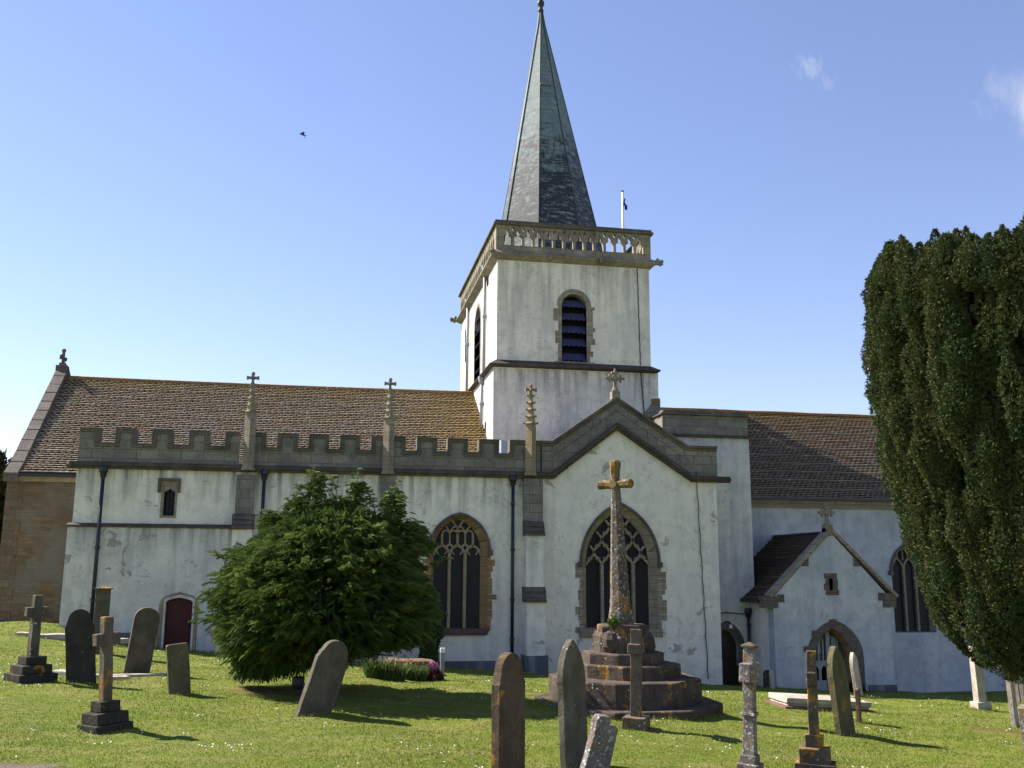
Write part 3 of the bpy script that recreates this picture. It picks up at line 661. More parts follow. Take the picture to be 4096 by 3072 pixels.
# parapet -------------------------------------------------------------
def crenels(xs, zt, zc, xend):      # xs list of (merlon start, merlon end)
    o = []
    for a, b in xs: o += [(a, zc), (a, zt), (b, zt), (b, zc)]
    return o
zt = AZ(600,1728); zc = AZ(600,1786)
sec = [([(320,398),(467,545),(614,690),(761,838),(907,960)], 1728, 1786), ([(1000,1064),(1114,1191),(1239,1316),(1364,1440),(1488,1545)], 1735, 1792), ([(1565,1620),(1670,1746),(1792,1869),(1917,1993),(2040,2105)], 1758, 1812)]
zt0 = np.mean([AZ(640,1728), AZ(1200,1731), AZ(1850,1756)]); zc0 = np.mean([AZ(640,1782), AZ(1200,1790), AZ(1850,1812)])
for k, (ms, yt, yc) in enumerate(sec):
    pts = [(AX(a,yt), AX(b,yt)) for a, b in ms]
    if k == 2: pts[-1] = (pts[-1][0], xB3+.3)
    o = crenels(pts, zt0, zc0, 0)
    o = o[1:-1]
    poly = [(o[0][0], ZST-.05)]+o+[(o[-1][0], ZST-.05)]
    par = MB().prism(poly, YF-.02, YF+.32).build('parapet', 'ashlar', CH)
    cp = MB(); cp.strip(o, .13, YF-.085, YF+.36, off=-.065); cp.strip(o, .05, YF-.11, YF+.38, off=-.0)
    cp.build('coping', 'coping', par, bevel=.012, rough=.008)
# transept gable parapet
gT = [A(2130,1762), A(2206,1765), A(2465,1588), A(2748,1781), A(2859,1784)]
gz = gT[0][1]
gt = [(xB3+.25,gz),(gT[1][0],gz),(gT[2][0],gT[2][1]),(gT[3][0],gz-.02),(xR+.05,gz-.02)]
gb = [(xB3+.25,ZST-.06),(gA[0][0]-.05,ZST-.06),(gapx[0],gapx[1]+.14),(gA[2][0]+.05,ZST-.06),(xR+.05,ZST-.06)]
par = MB().prism(gt+gb[::-1], YF-.02, YF+.34).build('parapet', 'ashlar', CH)
cp = MB(); cp.strip(gt, .10, YF-.13, YF+.40, off=-.05); cp.strip(gt, .16, YF-.07, YF+.36, off=-.12); cp.build('coping', 'coping', par, bevel=.012)
mb = MB(); j = [(.35,.0),(.62,.0)]
for s, e in ((0,1),(1,2)):      # long ashlar joints following the rake
    (x0,z0_),(x1,z1_) = (gb[1],gb[2]) if s == 0 else (gb[2],gb[3])
    (X0,Z0_),(X1,Z1_) = (gt[1],gt[2]) if s == 0 else (gt[2],gt[3])
    for t in (.2,.42,.63,.85):
        p = (x0+(x1-x0)*t, z0_+(z1_-z0_)*t); q = (X0+(X1-X0)*t, Z0_+(Z1_-Z0_)*t); h = .5 if t in (.2,.63) else 0
        p2 = (p[0]+(q[0]-p[0])*h, p[1]+(q[1]-p[1])*h); mb.strip([p2, (p2[0]+(q[0]-p[0])*.5, p2[1]+(q[1]-p[1])*.5)], .018, YF-.026, YF)
    mb.strip([((x0+X0)/2, (z0_+Z0_)/2), ((x1+X1)/2, (z1_+Z1_)/2)], .018, YF-.026, YF)
mb.build('joint_lines', 'string', par)
# string course running along and over the gable
zst = (ZSB+ZST)/2
sp = [(xL-.12,zst),(gA[0][0],zst),(gapx[0],gapx[1]+.07),(gA[2][0],zst),(xR+.42,zst)]
mb = MB(); mb.strip(sp, ZST-ZSB, YF-.17, YF+.05); mb.strip(sp, (ZST-ZSB)*.45, YF-.22, YF+.04, off=.03)
mb.blob((xL-.2,YF-.1,zst), .15, 7); mb.blob((xR+.48,YF-.1,zst), .12, 6, 1.1); mb.box(xR+.2, xR+.5, YF-.18, YF+.02, zst-.07, zst+.10)
mb.build('string_course', 'string', CH, rough=.012, cuts=1)
# aisle roof and transept roof behind the parapet
MB().prism([(YF+.2,ZST+.1),(YC+.6,ZST+.45),(YC+.6,ZST-.3),(YF+.2,ZST-.3)], xL+.1, xB3+.4, mp=YZ).build('aisle_roof', 'lead', CH)
mb = MB(); mb.prism([(AX(1993,1800,39),ZST+.2),(AX(1993,1800,39),AZ(1993,1766,39)),(AX(2042,1800,39),AZ(2038,1785,39)),(AX(2060,1800,39),ZST+.2)], 38.3, 40.6); mb.build('roof_flashing', 'lead', CH)
MB().prism([(gA[0][0]-.3,ZST+.2),(gapx[0],gT[2][1]-.35),(gA[2][0]+.3,ZST+.2)], YF+.3, YT+.3).build('transept_roof', 'tiles_nave', CH)
# floriated gable cross
def flory(c, h, arm, base=.16, t=.10):
    m = MB(); x, y, z = c
    m.box(x-base, x+base, y-base, y+base, z-.12, z+.18); m.lathe([(base*.85,.18),(base*.95,.22),(base*.6,.34),(.06,.46)], (x,y,z), 8)
    zc_ = z+h-arm*1.05
    m.box(x-.055, x+.055, y-t/2, y+t/2, z+.3, z+h-.12); m.box(x-arm+.12, x+arm-.12, y-t/2+.002, y+t/2-.002, zc_-.05, zc_+.05)
    for ax_, sg in ((0,-1),(0,1),(1,1)):
        ex, ez = (x+sg*(arm-.14), zc_) if ax_ == 0 else (x, z+h-.16)
        dx, dz = (sg, 0) if ax_ == 0 else (0, 1)
        m.prism([(ex+dx*.16-dz*.0, ez+dz*.16), (ex+dx*.05-dz*.05, ez+dz*.05-dx*.05*0-(.05 if dx else 0)), (ex-dx*.04-dz*.06, ez-dz*.04-(.06 if dx else 0)), (ex-dx*.04+dz*.06, ez-dz*.04+(.06 if dx else 0)), (ex+dx*.05+dz*.05, ez+dz*.05+(.05 if dx else 0))], y-t/2-.01, y+t/2+.01)
        for q in (-1, 1): m.blob((ex+dz*q*.11-dx*.0, y, ez+dx*q*.11-dz*.0), .062, 6)
        m.blob((ex+dx*.12, y, ez+dz*.12), .06, 6)
    for a in (-1,1):
        for b in (-1,1): m.blob((x+a*.08, y, zc_+b*.08), .045, 5)
    return m
ap = gT[2]
flory((ap[0], YF+.15, ap[1]+.05), AZ(2462,1476)-ap[1]-.02, .36).build('gable_cross', 'tower_stone', CH)
# pinnacles -----------------------------------------------------------
def pinnacle(px, ytop, ycap, yshoulder, ybase, mt='quoin'):
    x = AX(px, ybase); Y = YF-.28; z0 = AZ(px,ybase,Y); zs_ = AZ(px,yshoulder,Y); zc_ = AZ(px,ycap,Y); zt = AZ(px,ytop,Y); x = AX(px, yshoulder, Y)
    m = MB(); q = math.pi/4
    m.lathe([(.235,z0-.02),(.235,z0+.06),(.20,z0+.10),(.205,zs_-.25),(.20,zs_)], (x,Y,0), 4, 0)
    m.lathe([(.19,zs_),(.10,zs_+(zc_-zs_)*.55),(.075,zc_)], (x,Y,0), 4, 0)
    lv = 5
    for i in range(lv):
        f = i/(lv-1); z = zs_+.08+(zc_-zs_-.12)*f; r = .235-.09*f-(.02 if i else -.03)
        m.lathe([(r*.45,z-.05),(r,z+.02),(r*.95,z+.06),(r*.4,z+.10)], (x,Y,0), 4, 0)
        for k in range(4): a = k*math.pi/2; m.blob((x+r*math.cos(a), Y+r*math.sin(a), z+.05), .05, 5)
    m.lathe([(.05,zc_),(.085,zc_+.05),(.045,zc_+.12),(.05,zt-.1)], (x,Y,0), 6, 0)
    za = zt-.20; m.box(x-.19, x+.19, Y-.05, Y+.05, za-.05, za+.04); m.box(x-.05, x+.05, Y-.19, Y+.19, za-.052, za+.042); m.blob((x,Y,zt-.06), .075, 7, 1.2)
    for s in (-1,1): m.box(x+s*.19-.03, x+s*.19+.03, Y-.06, Y+.06, za-.07, za+.06)
    return m.build('pinnacle', mt, CH)
pinnacle(1004, 1489, 1540, 1660, 1880); pinnacle(1557, 1513, 1563, 1685, 1895); pinnacle(2123, 1538, 1584, 1706, 1900, 'tracery')
# buttresses ----------------------------------------------------------
def buttress(xc, stages, topmat='ashlar', low='white', top=None):
    """stages: list of (z_top, half width, projection); stage k reaches from its top down to the next top"""
    b = MB(); z1, hw, pj = stages[0]
    b.box(xc-hw, xc+hw, YF-pj, YF+.02, stages[1][0]-.02, z1); o = b.build('buttress', topmat, CH, rough=.006)
    w = MB(); l = MB()
    for (z0, h0, p0), (za, h1, p1) in zip(stages[:-1], stages[1:]):
        hh = .50; n = 3
        for i in range(n):
            a0 = i/n; a1 = (i+1)/n
            ya = YF-(p0+(p1-p0)*a0)-.03; yb = YF-(p0+(p1-p0)*a1)-.05; zA = za+hh*(1-a0)*1.0; zB = za+hh*(1-a1)
            w.prism([(yb-.06,zB-.02),(yb-.07,zB+.05),(ya+.03,zA+.03),(YF,zA+.03),(YF,zB-.02)], xc-h1-.045, xc+h1+.045, mp=YZ)
    w.build('weathering', 'coping', o, rough=.012, bevel=.01)
    for i in range(1, len(stages)-0):
        z, h, p = stages[i]; zb = stages[i+1][0]-.02 if i+1 < len(stages) else -6
        l.box(xc-h, xc+h, YF-p, YF+.02, zb, z)
    l.build('lower_stage', low, o, rough=.006)
    return o
xb = AX(2126,1990); hw = (AX(2163,1990)-AX(2089,1990))/2
zz = [AZ(2130,1916), AZ(2130,2140,YF-.45), AZ(2140,2408,YF-.7), AZ(2140,2625,YF-.8)]
o = buttress(AX(2130,2000), [(zz[0],.36,.20),(zz[1],.33,.45),(zz[2],.34,.68)])
MB().box(AX(2130,2000)-.42, AX(2130,2000)+.42, YF-.80, YF, -6, zz[3]).build('plinth', 'plinth', o, rough=.012)
buttress(AX(980,2000), [(AZ(980,1900),.31,.22),(AZ(985,2115,YF-.45),.33,.5)])
buttress(AX(1552,2000), [(AZ(1552,1905),.27,.20),(AZ(1552,2140,YF-.45),.30,.45),(AZ(1552,2400,YF-.7),.32,.66)])
# downpipes -----------------------------------------------------------
def pipe(pts, r=.055, collars=(), hopper=True, mt='iron'):
    m = MB(); m.tube(pts, r, 10); p = m.build('downpipe', mt, CH, smooth=True)
    c = MB()
    for z in collars: c.lathe([(r*1.1,-.05),(r*1.45,-.04),(r*1.45,.04),(r*1.1,.05)], (pts[-1][0], pts[-1][1], z), 10)
    if c.v: c.build('collar', mt, p)
    if hopper: x, y, z = pts[0]; MB().lathe([(r,-.12),(r*2.0,.02),(r*1.6,.05),(r*2.5,.14),(r*2.1,.30)], (x,y,z-.05), 10).build('hopper', mt, p)
    return p
for px, py, pyb, cols, mt in ((411,1898,2600,(.55,-1.2),'iron'),(1056,1905,2600,(1.8,),'iron_blue'),(2052,1930,2660,(2.3,.6,-1.2,-2.6),'iron')):
    x, z = A(px, py, YF-.14); yy = YVL-.12 if px < 900 else YF-.14
    x = AX(px, py+30, yy); pipe([(x,yy,z),(x,yy,gh(x,yy)-.1)], .062, [z-.35-k for k in ()]+list(cols), True, mt)
x1, z1 = A(2786,1935,YF-.03); mb = MB(); pts = []
for i in range(22): z = z1+.5-(i/21)*(z1+.5+4.1); pts.append((x1-.0+.02*math.sin(i*2.1)+.012*i, YF-.035, z))
mb.tube(pts, .017, 5); mb.build('lightning_conductor', 'iron', CH)
# ---- block beside the transept ---------------------------------------
bx0, bx1 = AX(2649,1700,YB), AX(3012,2200,YB); bzT, bzS = AZ(2800,1643,YB), AZ(2800,1738,YB)
bdx1 = AX(2955,2650,YB); bdx0 = AX(2862,2650,YB); bzb = -5.0; bda = AZ(2908,2517,YB); bds = AZ(2955,2590,YB)
bh = arch(bdx0, bdx1, bds, bda, bzb, 8)
MB().prism([(bx0,-6),(bx1,-6),(bx1,bzS),(bx0,bzS)], YB, YB+.6, [bh]).build('wall', 'white_block', CH)
mb = MB(); mb.box(bx0, bx0+.5, YB+.6, YT+1, -6, bzS); mb.box(bx1-.5, bx1, YB+.6, YN+.3, -6, bzS); mb.build('side_wall', 'white_block', CH)
par = MB().box(bx0+.02, bx1-.02, YB+.02, YB+.5, bzS, bzT-.1); par.box(bx0+.02, bx0+.4, YB+.5, YT, bzS, bzT-.1); par.box(bx1-.42, bx1-.02, YB+.5, YN+3, bzS, bzT-.1); par = par.build('parapet', 'ashlar', CH)
cp = MB(); cp.box(bx0-.06, bx1+.03, YB-.08, YB+.58, bzT-.2, bzT-.12); cp.box(bx0+.04, bx1-.10, YB+.0, YB+.5, bzT-.12, bzT); cp.box(bx0-.06, bx0+.46, YB+.58, YT, bzT-.2, bzT-.12); cp.box(bx1-.5, bx1+.02, YB+.58, YN+3, bzT-.2, bzT-.08); cp.build('coping', 'coping', par, bevel=.02)
MB().box(bx0-.04, bx1+.06, YB-.10, YB+.4, bzS-.12, bzS+.0).build('string_course', 'string', CH, rough=.01, cuts=1)
MB().box(bx0+.4, bx1-.4, YB+.4, YT+2, bzT-.9, bzT-.75).build('flat_roof', 'lead', CH)
door = MB().prism(bh, YB+.22, YB+.27).build('door', 'wood_door', CH, label='brown plank door with small dark grille')
mb = MB(); mb.box(AX(2897,2565,YB), AX(2912,2565,YB), YB+.18, YB+.22, AZ(2900,2572,YB), AZ(2900,2552,YB)); mb.box(AX(2886,2583,YB), AX(2922,2583,YB), YB+.19, YB+.22, AZ(2900,2586,YB), AZ(2900,2580,YB)); mb.box(bdx1-.14, bdx1-.08, YB+.17, YB+.22, -3.3, -3.1); mb.build('ironwork', 'iron', door)
bo = arch(bdx0-.25, bdx1+.28, bds-.0, AZ(2908,2483,YB), bzb, 8)
f = MB(); f.prism(bo, YB-.02, YB+.03, [bh]); f.loft(bh, bh, YB, YB+.25); f.build('door_surround', 'dark_stone', door, rough=.006)
x, z = A(2923,2505,YB-.2); la = MB(); la.box(x-.05, x+.05, YB-.24, YB-.12, z-.08, z+.06); la = la.build('lantern', 'white_cap', CH); MB().tube([(x-.06,YB,z+.18),(x,YB-.18,z+.16),(x,YB-.18,z+.07)], .015, 6).build('bracket', 'iron', la)
mb = MB(); mb.tube([(*A(2884,2452,YB-.03)[:1],YB-.03,AZ(2884,2452,YB)), (AX(2905,2450,YB),YB-.03,AZ(2905,2450,YB)), (AX(2935,2453,YB),YB-.03,AZ(2935,2453,YB)), (AX(2965,2456,YB),YB-.03,AZ(2965,2456,YB)), (AX(2990,2453,YB),YB-.03,AZ(2990,2453,YB))], .022, 6); mb.build('cable', 'iron', CH)
# ---- nave (right) -----------------------------------------------------
NX0, NX1 = 14.0, 40.0; nze = AZ(3300,2005,YN); NR = AZ(3200,1660,YRG)
nh = arch(AX(3574,2400,YN), AX(3736,2380,YN), AZ(3590,2287,YN), AZ(3650,2176,YN), AZ(3660,2530,YN))
nh2 = arch(AX(3584,2400,YN), AX(3724,2400,YN), AZ(3590,2287,YN), AZ(3650,2190,YN), AZ(3660,2526,YN))
MB().prism([(NX0,-7),(NX1,-7),(NX1,nze-.3),(NX0,nze-.3)], YN, YN+.7, [nh]).build('wall', 'white_shade', CH)
T = MB(); xa, xb = nh2[0][0], nh2[1][0]; pw = (xb-xa)/3; zb = nh2[0][1]; zs = AZ(3600,2270,YN)
for i in (1,2): T.strip([(xa+i*pw,zb),(xa+i*pw,zs+.05)], .11, YN+.14, YN+.3)
for i in range(3):
    a0 = xa+i*pw; T.strip([(a0,zs),(a0+pw*.18,zs+.22),(a0+pw/2,zs+.42),(a0+pw*.82,zs+.22),(a0+pw,zs)], .08, YN+.17, YN+.3)
    T.strip([(a0+pw/2,zs+.40),(a0+pw/2,zs+.66)], .07, YN+.17, YN+.3)
    if i < 2: T.strip([(a0+pw/2,zs+.66),(a0+pw*.75,zs+.80),(a0+pw,zs+.88),(a0+pw*1.25,zs+.80),(a0+pw*1.5,zs+.66)], .07, YN+.17, YN+.3); T.strip([(a0+pw,zs+.30),(a0+pw,zs+.88)], .06, YN+.17, YN+.3)
window(nh, nh2, 3, YN, 2, (0,0), None, stone='quoin', tracery=T, hood='dark_stone')
mb = MB(); mb.box(bx1-.1, NX1, YN-.14, YN+.3, nze-.30, nze-.12); mb.box(bx1-.1, NX1, YN-.22, YN+.3, nze-.12, nze+.02); mb.build('cornice', 'quoin', CH, label='brown stone cornice under the eaves')
gt_ = MB().box(bx1-.1, NX1, YN-.36, YN-.2, nze-.0, nze+.13); gt_.build('gutter', 'iron', CH)
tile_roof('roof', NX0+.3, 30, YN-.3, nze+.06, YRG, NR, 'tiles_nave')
MB().prism([(YN-.2,nze-.05),(YRG,NR-.08),(2*YRG-YN,nze-.05)], NX0, NX1, mp=YZ).build('roof_frame', 'void', CH)
MB().tube([(NX0+.3+i*1.1, YRG, NR+.03+.012*math.sin(i*1.7)) for i in range(24)], .12, 8).build('ridge', 'ridge', CH)
# ---- porch --------------------------------------------------------------
pa = A(3322,2128,YP); pxl, pxr = AX(3101,2600,YP), AX(3571,2600,YP); pzl, pzr = AZ(3090,2388,YP), AZ(3578,2385,YP)
pze = (pzl+pzr)/2; exl, exr = AX(3085,2388,YP), AX(3582,2385,YP)
pcx = (3328); dxl, dxr = AX(3257,2650,YP), AX(3412,2650,YP); dsp = AZ(3258,2640,YP); dap = AZ(3330,2512,YP)
ph = arch(dxl, dxr, dsp, dap, -6.5, 10)
sx0, sx1, sz0, sz1 = AX(3317,2340,YP), AX(3331,2340,YP), AZ(3324,2362,YP), AZ(3324,2313,YP)
sh = [(sx0,sz0),(sx1,sz0),(sx1,sz1),(sx0,sz1)]
MB().prism([(pxl,-6.5),(pxr,-6.5),(pxr,pze-.02),(pa[0],pa[1]-.02),(pxl,pze-.02)], YP, YP+.5, [ph,sh]).build('porch_wall', 'white_shade', CH)
mb = MB(); mb.box(pxl, pxl+.45, YP+.5, YN, -6.5, pze-.1); mb.box(pxr-.45, pxr, YP+.5, YN, -6.5, pze-.1); mb.build('porch_side_wall', 'white', CH)
rz = pa[1]-.05
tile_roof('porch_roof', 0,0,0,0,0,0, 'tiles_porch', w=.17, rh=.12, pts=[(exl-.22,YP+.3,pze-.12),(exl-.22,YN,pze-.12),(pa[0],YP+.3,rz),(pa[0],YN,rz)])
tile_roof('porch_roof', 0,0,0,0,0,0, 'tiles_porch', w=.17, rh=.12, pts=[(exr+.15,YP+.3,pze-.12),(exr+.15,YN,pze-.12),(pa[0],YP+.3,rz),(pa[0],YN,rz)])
mb = MB(); mb.prism([(exl-.15,pze-.18),(pa[0],rz-.06),(exr+.1,pze-.18)], YP+.35, YN-.02); mb.build('roof_frame', 'void', CH)
mb = MB(); mb.tube([(pa[0],YP+.3,rz+.02),(pa[0],YN,rz+.0)], .08, 8); mb.box(exl-.34, exl-.2, YP+.3, YN-.05, pze-.26, pze-.12); mb.build('gutter', 'iron', CH)
cop = MB()
cop.strip([(exl-.05,pze-.02),(pa[0],pa[1]+.06),(exr+.05,pze-.02)], .13, YP-.07, YP+.42, off=.03); cop = cop.build('porch_coping', 'quoin', CH, bevel=.012, rough=.006)
kn = MB()
kn.box(AX(3052,2390,YP), pxl+.18, YP-.03, YP+.4, AZ(3100,2432,YP), AZ(3100,2386,YP)); kn.box(pxl+.18, AX(3136,2390,YP), YP-.026, YP+.1, AZ(3100,2409,YP), AZ(3100,2378,YP))
kn.box(AX(3513,2390,YP), AX(3570,2390,YP), YP-.026, YP+.1, AZ(3540,2402,YP), AZ(3540,2371,YP)); kn.box(AX(3531,2400,YP), AX(3583,2400,YP), YP-.03, YP+.4, AZ(3550,2430,YP), AZ(3550,2376,YP))
kn.prism([A(3200,2265,YP),A(3234,2265,YP),A(3233,2226,YP)], YP-.02, YP+.1); kn.prism([A(3413,2265,YP),A(3446,2265,YP),A(3413,2228,YP)], YP-.02, YP+.1)
kn.build('kneeler', 'dark_stone', cop, rough=.006)
win = MB().loft(sh, sh, YP, YP+.4).build('window', 'dark_stone', CH)
MB().prism(sh, YP+.35, YP+.38).build('glass', 'void', win)
MB().prism([A(3303,2381,YP),A(3357,2381,YP),A(3356,2360,YP),A(3350,2360,YP),A(3352,2320,YP),A(3347,2318,YP),A(3347,2293,YP),A(3295,2293,YP),A(3296,2313,YP),A(3302,2314,YP),A(3302,2334,YP),A(3295,2335,YP),A(3297,2360,YP),A(3303,2361,YP)], YP-.014, YP+.05, [sh]).build('surround', 'dark_stone', win, rough=.004)
od = arch(AX(3228,2650,YP), AX(3456,2650,YP), dsp+.02, AZ(3332,2480,YP), -6.5, 10)
ar = MB().prism(od, YP-.02, YP+.03, [ph])
for i, (px_, py_, w_) in enumerate(((3331,2490,.20),(3370,2512,.2),(3262,2535,.2),(3400,2548,.2),(3230,2598,.2))): 
    x, z = A(px_, py_, YP); ar.box(x-.15, x+.15, YP-.024, YP+.02, z-.10, z+.12, )
ar.build('door_arch', 'dark_stone', CH, rough=.006)
ph2 = arch(dxl+.12, dxr-.12, dsp, dap-.14, -6.5, 10)
MB().loft(ph, ph2, YP-.02, YP+.25).loft(ph2, ph2, YP+.25, YP+.6).build('door_reveal', 'orange_stone', CH)
# grey boarded gates inside the porch arch
gy = YP+.42; gx0, gx1 = dxl+.10, dxr-.10; gm = (gx0+gx1)/2; zr_ = AZ(3330,2652,YP); zgb = -4.6
ga = MB(); ga.prism([(gx0,zgb),(gx1,zgb),(gx1,zr_),(gx0,zr_)], gy, gy+.05, [arch(gx0+(gx1-gx0)*(k+.15)/4, gx0+(gx1-gx0)*(k+.85)/4, AZ(3300,2690,YP), AZ(3300,2666,YP), AZ(3300,2727,YP), 4) for k in range(4)])
ga.box(gm-.07, gm+.07, gy-.04, gy+.08, zgb, dap-.15); ga.box(gx0, gx1, gy-.03, gy+.06, zr_-.03, zr_+.05)
for f in (.22,.36,.64,.80): ga.box(gx0+(gx1-gx0)*f-.025, gx0+(gx1-gx0)*f+.025, gy-.01, gy+.05, zr_, dap-.45)
gate = ga.build('gate', 'gate', CH, label='pale grey boarded porch gates with pointed openings')
MB().prism(arch(gx0, gx1, dsp, dap-.14, zr_, 8), gy+.1, gy+.12).build('glazing', 'gate_panel', gate)
g2 = MB(); g2.box(gx0+.12, gm-.25, gy+.06, gy+.09, zr_+.32, zr_+.92); g2.box(gm+.22, gx1-.30, gy+.06, gy+.09, zr_+.32, zr_+.95); g2.build('notice_board', 'gate', gate)
MB().box(gx0, gx1, gy+.5, gy+.55, -6, dap).build('porch_inside', 'void', CH)
# porch cross
c = A(3305,2128,YP+.15)
fl = flory((c[0]+.05, YP+.15, c[1]+.1), AZ(3300,2012,YP)-c[1]-.1, .34, .15, .10); fl.box(c[0]-.1, c[0]+.22, YP-.02, YP+.32, c[1]-.15, c[1]+.14); fl.build('gable_cross', 'tower_stone', CH)
x = AX(2993,2470,YB-.12); pipe([(x,YB-.13,AZ(2993,2458,YB)),(x,YB-.13,gh(x,YB)-.1)], .06, [-2.2,-3.2])
# low dark plinth at the porch right side and nave
mb = MB(); mb.box(AX(3475,2740,YP), pxr+.04, YP-.10, YP+.1, -6, AZ(3500,2740,YP)); mb.build('plinth', 'plinth', CH, rough=.01, cuts=2)
# ---- tower ----------------------------------------------------------------
TX0, TX1, TY0, TY1 = 7.07, 14.27, YT, 54.3
LX0, LX1 = 6.93, 14.58
zst_b, zst_t = AZ(2300,1478,YT), AZ(2300,1456,YT)
zcb = AZ(2290,1050,YT); zct = zcb+.42; ztop = AZ(2290,903,YT)
bw0, bw1 = AX(2247,1300,YT), AX(2346,1300,YT); bwb = AZ(2300,1447,YT); bws = AZ(2295,1225,YT)
bh_ = round_arch(bw0, bw1, bws, bwb, 8)
mb = MB(); mb.prism([(TX0,zst_t-.1),(TX1,zst_t-.1),(TX1,zct),(TX0,zct)], TY0, TY0+.7, [bh_]); mb.box(TX1-.6, TX1, TY0+.7, TY1, zst_t, zct); mb.box(TX0, TX1, TY1-.5, TY1, zst_t, zct)
mb.build('tower_wall', 'white_tower', CH)
# left face with its belfry opening and slits
sw = []
yA, z_ = AS(1921,1400,TX0); yB, _ = AS(1898,1400,TX0); zb1 = AS(1912,1536,TX0)[1]; zt1 = AS(1907,1238,TX0)[1]
sb = round_arch(yA, yB, zt1-(yB-yA)/2, zb1, 8)
ya, yb = AS(1955.5,1110,TX0)[0], AS(1949,1110,TX0)[0]; s1 = [(ya,AS(1952,1143,TX0)[1]),(yb,AS(1952,1143,TX0)[1]),(yb,AS(1952,1083,TX0)[1]),(ya,AS(1952,1083,TX0)[1])]
ya, yb = AS(1864.5,1380,TX0)[0], AS(1859.5,1380,TX0)[0]; s2 = [(ya,AS(1862,1448,TX0)[1]),(yb,AS(1862,1448,TX0)[1]),(yb,AS(1862,1318,TX0)[1]),(ya,AS(1862,1318,TX0)[1])]
MB().prism([(TY0+.7,zst_t-.1),(TY1-.5,zst_t-.1),(TY1-.5,zct),(TY0+.7,zct)], TX0, TX0+.6, [sb,s1,s2] if s1[0][0] > TY0+.75 else [sb,s2], mp=YZ).build('tower_wall', 'white_tower', CH)
if s1[0][0] <= TY0+.75: pass
w = MB(); w.loft(sb, sb, TX0, TX0+.4, mp=YZ); w.loft(s2, s2, TX0, TX0+.5, mp=YZ); w.loft(s1, s1, TX0-.002, TX0+.5, mp=YZ); win = w.build('window', 'tower_stone', CH)
MB().prism(sb, TX0+.45, TX0+.5, mp=YZ).prism(s1, TX0+.45, TX0+.5, mp=YZ).prism(s2, TX0+.45, TX0+.5, mp=YZ).build('dark_inside', 'void', win)
so = round_arch(yA-.22, yB+.22, zt1-(yB-yA)/2, zb1-.15, 8)
MB().prism(so, TX0-.012, TX0+.03, [sb], mp=YZ).build('surround', 'tower_stone', win, rough=.005)
lv = MB()
for i in range(6):
    z = zb1+(zt1-zb1)*(i+.1)/6; lv.prism([(TX0-.02,z),(TX0+.0,z-.03),(TX0+.4,z+.34),(TX0+.4,z+.38)], yA, yB, mp=lambda u,v,d:(u,d,v))
lv.build('louvre', 'slate_louvre', win)
# lower stage
ls = AS(1941,1720,LX0)
mb = MB(); mb.box(LX0, LX1, TY0-.08, TY1+.1, -6, zst_b+.02); mb.build('tower_wall', 'white_tower', CH)
mb = MB(); y0, z0 = AS(1944,1742,LX0); y1, z1 = AS(1940,1690,LX0); mb.box(LX0-.012, LX0+.02, min(y0,y1), max(y0,y1)+.1, z0, z1); mb.build('slit_window', 'void', CH)
# weathered string course
sc = MB()
P = lambda o: [(TX0-o,TY0-o),(TX1+o,TY0-o),(TX1+o,TY1+o),(TX0-o,TY1+o)]
def ringprof(m, prof):
    rows = [[(TX0-o,TY0-o,z),(TX1+o,TY0-o,z),(TX1+o,TY1+o,z),(TX0-o,TY1+o,z)] for o, z in prof]
    vs = [p for r in rows for p in r]; fs = []
    for i in range(len(rows)-1):
        for k in range(4): fs.append((i*4+k, i*4+(k+1)%4, (i+1)*4+(k+1)%4, (i+1)*4+k))
    m.add(vs, fs)
ringprof(sc, [(.02,zst_b-.06),(.28,zst_b-.02),(.36,zst_b+.03),(.36,zst_b+.07),(-.01,zst_t+.06)])
sc.build('string_course', 'string', CH, rough=.008, cuts=2)
cn = MB(); ringprof(cn, [(-.02,zcb-.10),(.10,zcb-.04),(.24,zcb+.08),(.30,zcb+.12),(.30,zcb+.20),(.12,zcb+.34),(.06,zct),(-.3,zct)]); cn.build('cornice', 'tower_stone', CH, rough=.01, cuts=2)
MB().box(TX0+.05, TX1-.05, TY0+.05, TY1-.05, zct-.3, zct-.1).build('tower_roof', 'lead', CH)
# belfry louvre window on the front
w = MB().loft(bh_, bh_, TY0, TY0+.45).build('window', 'tower_stone', CH)
MB().prism(bh_, TY0+.46, TY0+.5).build('dark_inside', 'void', w)
bo = round_arch(AX(2227,1250,YT), AX(2365,1250,YT), bws, bws-.05, 8)[2:]
ring = MB(); inner = bh_[2:]; ring.prism([*bo, *inner[::-1]], TY0-.015, TY0+.05)
z = bwb-.12; k = 0
while z < bws:
    h = random.choice((.2,.3,.26,.38)); 
    for s in (-1,1):
        x0 = bw0 if s < 0 else bw1; ww = random.choice((.16,.22,.30,.40,.18)); ring.box(min(x0,x0+s*ww), max(x0,x0+s*ww), TY0-.012-.003*(k%2), TY0+.05, z, min(z+h-.01,bws+.0)); k += 1
    z += h
ring.box(bw0-.35, bw1+.35, TY0-.02, TY0+.05, bwb-.16, bwb-.01); ring.build('surround', 'tower_stone', w, rough=.006)
